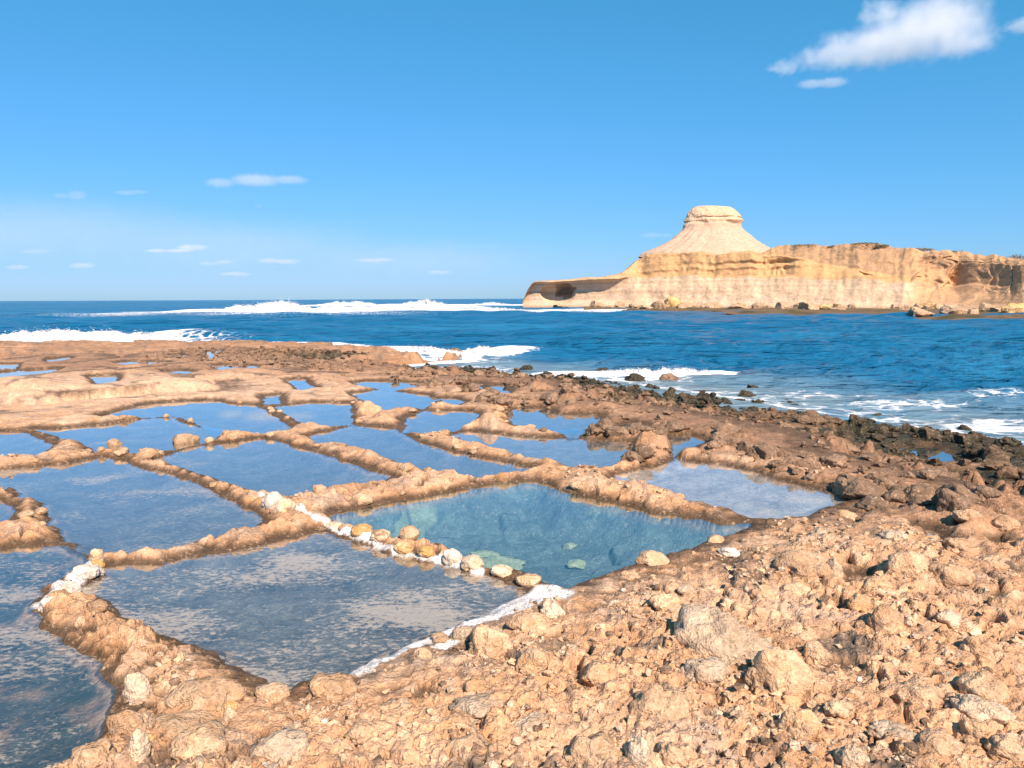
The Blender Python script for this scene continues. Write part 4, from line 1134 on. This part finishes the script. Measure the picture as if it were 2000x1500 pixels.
dd = cap * (1.3 * fbm3(bx_ / 6, by_ / 6, bz_ / 7.0, 2, 708) + .75 * fbm3(bx_ / 2.5, by_ / 2.5, bz_ / 2.0, 4, 701) + .10 * n3(bx_ / 20, by_ / 20, bz_ / .7, 702)) - .45 * cap * np.exp(-((bp_ - 426 - 2 * n2(ba * 3, ba * 0, 707)) / 1.0) ** 2) * smooth(-.2, .3, n3(bx_ / 4, by_ / 4, bz_ * 0, 703))
dd += .15 * np.exp(-((bp_ - 432) / 2.5) ** 2)
dd += (1 - cap) * (1.2 * fbm3(gx * .22, gy * .22, bz_ / 12, 2, 709) + .8 * np.abs(fbm3(gx, gy, bz_ / 14, 3, 704)) * smooth(436, 460, bp_) + .25 * fbm3(bx_ / 2, by_ / 2, bz_ / 4, 3, 705))
dd *= smooth(402.2, 406, bp_)
bx_ = bx_ + dd * np.cos(ba); by_ = by_ + dd * np.sin(ba)
bcol = np.tile(np.array((.48, .35, .26)), (len(bx_), 1))
bcol = mixc(bcol, np.array((.56, .405, .275)), cap)
bcol = mixc(bcol, np.array((.50, .37, .26)), smooth(.1, .5, fbm3(gx * 1.5, gy * 1.5, bz_ / 6, 3, 706)) * (1 - cap) * .6)
me = grid_mesh('butte', np.stack([bx_, by_, bz_], -1), len(ys_), NA)
set_col(me, 'col', np.clip(bcol, .02, .9))
butte = obj('butte', me, MAT_HEAD, headland)

# wave-cut reef in front of the cliff
FRONT = [(1135,604.5),(1200,606),(1300,610),(1500,614),(1650,617),(1800,621),(2000,627.5),(2150,636),(2350,655)]
rx = np.linspace(1140, 2350, 420); rv = np.linspace(0, 1, 26)
RV = np.zeros((26, 420, 3))
for j, px in enumerate(rx):
    a = at(px, interp(px, FRONT) + 0.0, SEA + .1); D = interp(px, DEPTH) + 3
    b = at_depth(px, 600, D)
    for i, v in enumerate(rv):
        RV[i, j, :2] = a[:2] * (1 - v) + b[:2] * v
    RV[:, j, 2] = SEA + .02 + .34 * smooth(0, .2, rv) 
r0 = RV[..., 0].ravel(); r1 = RV[..., 1].ravel(); r2 = RV[..., 2].ravel()
r1 = r1 + 1.2 * n2(r0 / 6, r1 * 0, 801) * (np.repeat(rv, 420) < .3)
r2 = r2 + .22 * fbm2(r0 / 2.5, r1 / 4, 4, 802) - .05
rcol = np.tile(np.array((.17, .115, .068)), (len(r0), 1))
rcol = mixc(rcol, np.array((.07, .065, .032)), smooth(-.1, .4, fbm2(r0 / 5, r1 / 7, 4, 803)))
rcol = mixc(rcol, np.array((.42, .31, .21)), smooth(.75, .95, np.repeat(rv, 420)))
me = grid_mesh('reef', np.stack([r0, r1, r2], -1), 26, 420)
set_col(me, 'col', np.clip(rcol, .01, .9))
reef = obj('reef', me, MAT_HEAD)
tag(reef, 'flat brown weedy reef at the foot of the cliff', 'reef', kind='structure')

# fallen boulders at the foot of the cliff
MAT_BOULD = rock_mat('fallen boulder', (.46, .32, .205), (.56, .40, .26), (.40, .26, .15), scale=.12)
MAT_BOULD2 = rock_mat('yellow boulder', (.60, .38, .15), (.62, .44, .22), (.52, .34, .16), scale=.12)
BB = [(1094,600,38,8,0,'low brown boulder below the sea cave'),(1165,600,36,16,0,'brown boulder at the water edge right of the cave'),(1192,601,16,9,0,'small dark boulder between two bigger ones at the cliff foot'),(1212,601,24,18,0,'squarish boulder left of the flat brown slabs'),
 (1240,602,34,14,0,'flat brown slab boulder at the cliff foot'),(1262,604,44,12,0,'low dark slab nearest the water under the cliff'),(1287,603,32,24,0,'pointed pale boulder beside the yellow one'),(1313,598,36,26,1,'tall yellow boulder leaning on the cliff'),
 (1342,602,42,14,0,'dark flat boulder right of the yellow one'),(1392,602,34,20,0,'pointed boulder pair at the cliff foot under the cone'),(1440,603,44,12,0,'flat pale boulder right of the pointed pair'),(1480,603,24,16,0,'upright boulder under the cone right flank'),
 (1580,605,50,22,0,'rounded boulder at the foot of the pale cliff'),(1527,604,30,20,0,'boulder with dark shadowed side at the cliff foot'),(1612,604,40,16,1,'yellowish boulder behind the rounded one'),(1640,606,34,10,0,'low boulder right of the rounded one'),(1795,616,52,22,0,'big pale rubble boulder standing on the reef'),
 (1792,600,18,14,0,'dark boulder perched above the rubble boulder'),(1815,603,46,18,1,'broad ochre boulder below the gullied slope'),(1775,606,40,14,0,'low boulder left of the rubble boulder'),(1865,614,52,24,0,'large pale boulder on the reef below the scree'),(1900,614,26,18,0,'boulder beside the large pale one on the reef'),
 (1923,609,34,22,0,'square block near the right end of the reef'),(1980,612,60,26,1,'big ochre block at the far right of the reef'),(1952,610,44,14,0,'low wide boulder left of the ochre block')]
for k, (px, py, w, h, yel, lab) in enumerate(BB):
    D = interp(px, DEPTH); p = at(px, py, SEA + .25)
    Y_ = min(p[1], D + 1.5); p = at_depth(px, py, Y_)
    kk = Y_ / FPX
    o = put_rock('boulder', 'crag', MAT_BOULD2 if yel else MAT_BOULD, p[0], p[1], w * kk * .85, h * kk * .95, None, .25, w * kk * .7, None, SEA + .1)
    tag(o, lab, 'boulder', 'boulders at the foot of the cliff')
for k in range(46):
    px = random.uniform(1330, 2040); D = interp(px, DEPTH)
    Y_ = D - random.uniform(-.5, 4.0); p = at_depth(px, 600, Y_); kk = Y_ / FPX; w = random.uniform(6, 17)
    o = put_rock('boulder', 'crag', MAT_BOULD2 if k % 5 == 0 else MAT_BOULD, p[0], Y_, w * kk, w * kk * .65, None, .2, None, None, SEA + .25)
    tag(o, 'one of the small stones littering the foot of the cliff', 'boulder', 'small stones at the cliff foot')

# shrubs along the top
t = NT('shrub leaves')
rnd = t.n('ShaderNodeNewGeometry').outputs['Random Per Island']
c = t.mix(rnd, (.13, .115, .06), (.26, .20, .125))
d1 = t.n('ShaderNodeBsdfDiffuse', {'Color': c})
t.link(d1.outputs[0], t.out.inputs['Surface'])
MAT_LEAF = t.m
t = NT('shrub wood'); d1 = t.n('ShaderNodeBsdfDiffuse', {'Color': (.16, .11, .07, 1)}); t.link(d1.outputs[0], t.out.inputs['Surface']); MAT_WOOD = t.m
SHR = [(1572,479,56,7,'thin scrub on the crest right of the cone'),(1690,476,60,8,'low scrub on the highest point of the brown slope'),(1722,479,28,5,'small dark tuft right of the crest scrub'),(1800,488,52,13,'round grey bush on the cliff top'),(1862,492,44,6,'low dark scrub above the gullied slope'),(1985,506,64,22,'largest grey bush at the right end of the cliff top'),(1630,481,30,5,'tiny tuft on the brown slope crest')]
for k, (px, py, w, h, lab) in enumerate(SHR):
    r = np.random.default_rng(900 + k)
    D = plan_depth(px) + (18.5 if px < 1760 else 18 + interp(px, INSET))
    p = at_depth(px, py + 1.5, D); p[2] = min(p[2], at_depth(px, interp(px, TOP), plan_depth(px) + 18)[2] - .15); kk = D / FPX; W = w * kk; H = h * kk * .8
    e = bpy.data.objects.new('shrub', None); e.location = p; COL.objects.link(e)
    tag(e, lab, 'shrub', 'shrubs on the cliff top')
    nlf = 900; L = []
    u = r.normal(size=(nlf, 3)); u /= np.linalg.norm(u, axis=1)[:, None]
    rad = r.uniform(.35, 1, nlf) ** .5
    cc = u * rad[:, None] * np.array((W / 2, W / 3, H * .75)); cc[:, 2] = np.abs(cc[:, 2]) * (.6 + .5 * n2(cc[:, 0] / (W * .12), cc[:, 1] * 0 + k, 910)) 
    s = .11
    d1_ = r.normal(size=(nlf, 3)) * s; d2_ = r.normal(size=(nlf, 3)) * s
    V_ = np.concatenate([cc, cc + d1_, cc + d1_ * .5 + d2_]); F_ = np.stack([np.arange(nlf), np.arange(nlf) + nlf, np.arange(nlf) + 2 * nlf], -1)
    obj('crown', raw_mesh('crown', V_, F_, False), MAT_LEAF, e)
    VV = []; FF = []; nv = 0
    for b in range(7):
        a = np.array((r.uniform(-.25, .25) * W, 0, -.25)); q = a + np.array((r.uniform(-.2, .2) * W, r.uniform(-.1, .1) * W, H * .6 + .25))
        ring = np.array([(math.cos(x) * .05, math.sin(x) * .05, 0) for x in (0, 2.1, 4.2)])
        VV += [a + ring, q + ring * .4]; FF += [[nv + i, nv + (i + 1) % 3, nv + 3 + (i + 1) % 3, nv + 3 + i] for i in range(3)]; nv += 6
    obj('stem', raw_mesh('stem', np.concatenate(VV), np.array(FF), False), MAT_WOOD, e)

# ------------------------------------------------------------------ clouds: bodies of vapour high over the sea
def cloud(label, blobs, Y, dens, nscale=1.0, soft=.55):
    """blobs: (px, py, rx px, ry px) seen at distance Y"""
    k = Y / FPX
    pts = []
    for (px, py, rx_, ry_) in blobs:
        c = at_depth(px, py, Y); pts.append((c, rx_ * k, ry_ * k))
    cen = np.mean([c for c, a, b in pts], axis=0)
    ext = max(np.ptp([c[0] for c, a, b in pts]) + 2 * max(a for c, a, b in pts), 1)
    t = NT('cloud vapour')
    co = t.n('ShaderNodeTexCoord').outputs['Object']
    mr = min(b for c, a, b in pts); Mr = max(b for c, a, b in pts)
    n1 = t.noise(co, nscale / (Mr * .55), 5, .6).outputs['Color']
    w = t.vmath('MULTIPLY', t.vmath('SUBTRACT', n1, (.5, .5, .5)).outputs[0], (Mr * 1.5, Mr * 1.2, Mr * 1.1)).outputs[0]
    pc = t.vmath('ADD', co, w).outputs[0]
    best = None
    for (c, a, b) in pts:
        d = c - cen
        q = t.vmath('LENGTH', t.vmath('MULTIPLY', t.vmath('SUBTRACT', pc, tuple(d)).outputs[0], (1 / a, 1 / (a * .8), 1 / b)).outputs[0]).outputs['Value']
        v = t.math('SUBTRACT', 1.0, q)
        best = v if best is None else t.math('SMOOTH_MAX', best, v, .15)
    nd = t.noise(co, nscale * 2.2 / Mr, 5, .62).outputs[0]
    val = t.math('ADD', best, t.math('MULTIPLY', t.math('SUBTRACT', nd, .5), .5))
    den = t.math('MULTIPLY', t.maprange(val, 0.0, soft), dens / k / 20)
    pv = t.n('ShaderNodeVolumePrincipled', {'Color': (1, 1, 1, 1), 'Density': den, 'Anisotropy': .1})
    t.link(pv.outputs[0], t.out.inputs['Volume'])
    bm = bmesh.new()
    for (c, a, b) in pts:
        bmesh.ops.create_icosphere(bm, subdivisions=2, radius=1.0, matrix=Matrix.Translation(Vector(c - cen)) @ Matrix.Diagonal((a * 1.25 + Mr * .25, a * 1.0 + Mr * .25, b * 1.25 + Mr * .25, 1)))
    pts_ = [v.co.copy() for v in bm.verts]; bm.free(); bm = bmesh.new()
    for v in pts_: bm.verts.new(v)
    ch = bmesh.ops.convex_hull(bm, input=bm.verts[:])
    bmesh.ops.delete(bm, geom=[v for v in bm.verts if not v.link_faces], context='VERTS')
    bmesh.ops.recalc_face_normals(bm, faces=bm.faces[:])
    me = bpy.data.meshes.new('cloud'); bm.to_mesh(me); bm.free()
    # keep only the hull surface
    o = obj('cloud', me, t.m, None, tuple(cen))
    tag(o, label, 'cloud', 'clouds')
    return o
cloud('big white cumulus at the upper right with long tail', [(1835,45,105,62),(1780,75,120,48),(1880,80,75,38),(1700,95,110,36),(1640,105,70,34),(1595,115,50,20),(1530,133,40,14),(1720,30,50,30)], 1500, .4, 1.0, .8)
cloud('small flat cloudlet below the big cumulus tail', [(1585,164,32,9),(1625,161,36,10)], 1500, .35)
cloud('wisp at the right edge beside the big cumulus', [(2010,48,50,14),(2080,40,60,22)], 1500, .3)
cloud('long flat lone cloud at left centre', [(430,357,36,10),(500,352,60,13),(565,351,44,9)], 2600, .28)
cloud('wide thin veil of haze cloud low on the left', [(-300,440,520,80),(100,450,420,78),(450,478,380,62),(800,505,330,42)], 6000, .022, .8, .9)
SM = [(375,483,34,8,'brightest small puff low over the left sea'),(330,489,50,5,'thin streak beside the brightest low puff'),(420,513,36,7,'small puff left of centre just over the sea'),(455,535,44,5,'thin puff strip close over the horizon'),(552,510,54,7,'long low puff over the far breaker'),
      (740,509,50,6,'flat low puff at mid sea'),(860,532,36,6,'last low puff near the headland'),(155,518,42,7,'low puff at left over the sea'),(35,520,34,6,'low puff at the far left edge'),(65,491,42,5,'faint strip at the far left'),
      (140,380,46,9,'faint smudge cloud high at the left'),(1288,459,38,6,'faint cloud just left of the cone'),(260,374,50,6,'faint strip right of the left smudge cloud'),(500,402,16,5,'faint wisp under the lone flat cloud')]
for (px, py, a, b, lab) in SM:
    r = random.Random(px)
    bl = [(px + r.uniform(-.5, .5) * a, py + r.uniform(-.2, .4) * b, a * r.uniform(.4, .7), b * r.uniform(.7, 1.0)) for _ in range(3)]
    cloud(lab, bl, 4000, (.45 if 'bright' not in lab else .8) if 'faint' not in lab else .2, 1.0)

# ------------------------------------------------------------------ a gull far out over the sea
t = NT('gull feathers'); d1 = t.n('ShaderNodeBsdfDiffuse', {'Color': (.06, .07, .08, 1)}); t.link(d1.outputs[0], t.out.inputs['Surface'])
bv = [(0,-.22,0),(0,.25,0),(-.05,0,.03),(.05,0,.03),(0,0,-.05),(-.28,-.04,.12),(-.26,.06,.12),(-.62,.10,.04),(.28,-.04,.12),(.26,.06,.12),(.62,.10,.04)]
bf = [(0,2,4),(0,4,3),(0,3,2),(1,4,2),(1,3,4),(1,2,3),(2,5,6),(2,6,1),(5,7,6),(3,9,8),(3,1,9),(8,9,10)]
me = raw_mesh('gull', np.array(bv), np.array(bf), False)
o = obj('gull', me, t.m, None, tuple(at_depth(480, 393, 330))); o.rotation_euler = (.5, .3, .7)
tag(o, 'tiny dark gull in flight under the lone flat cloud', 'bird')
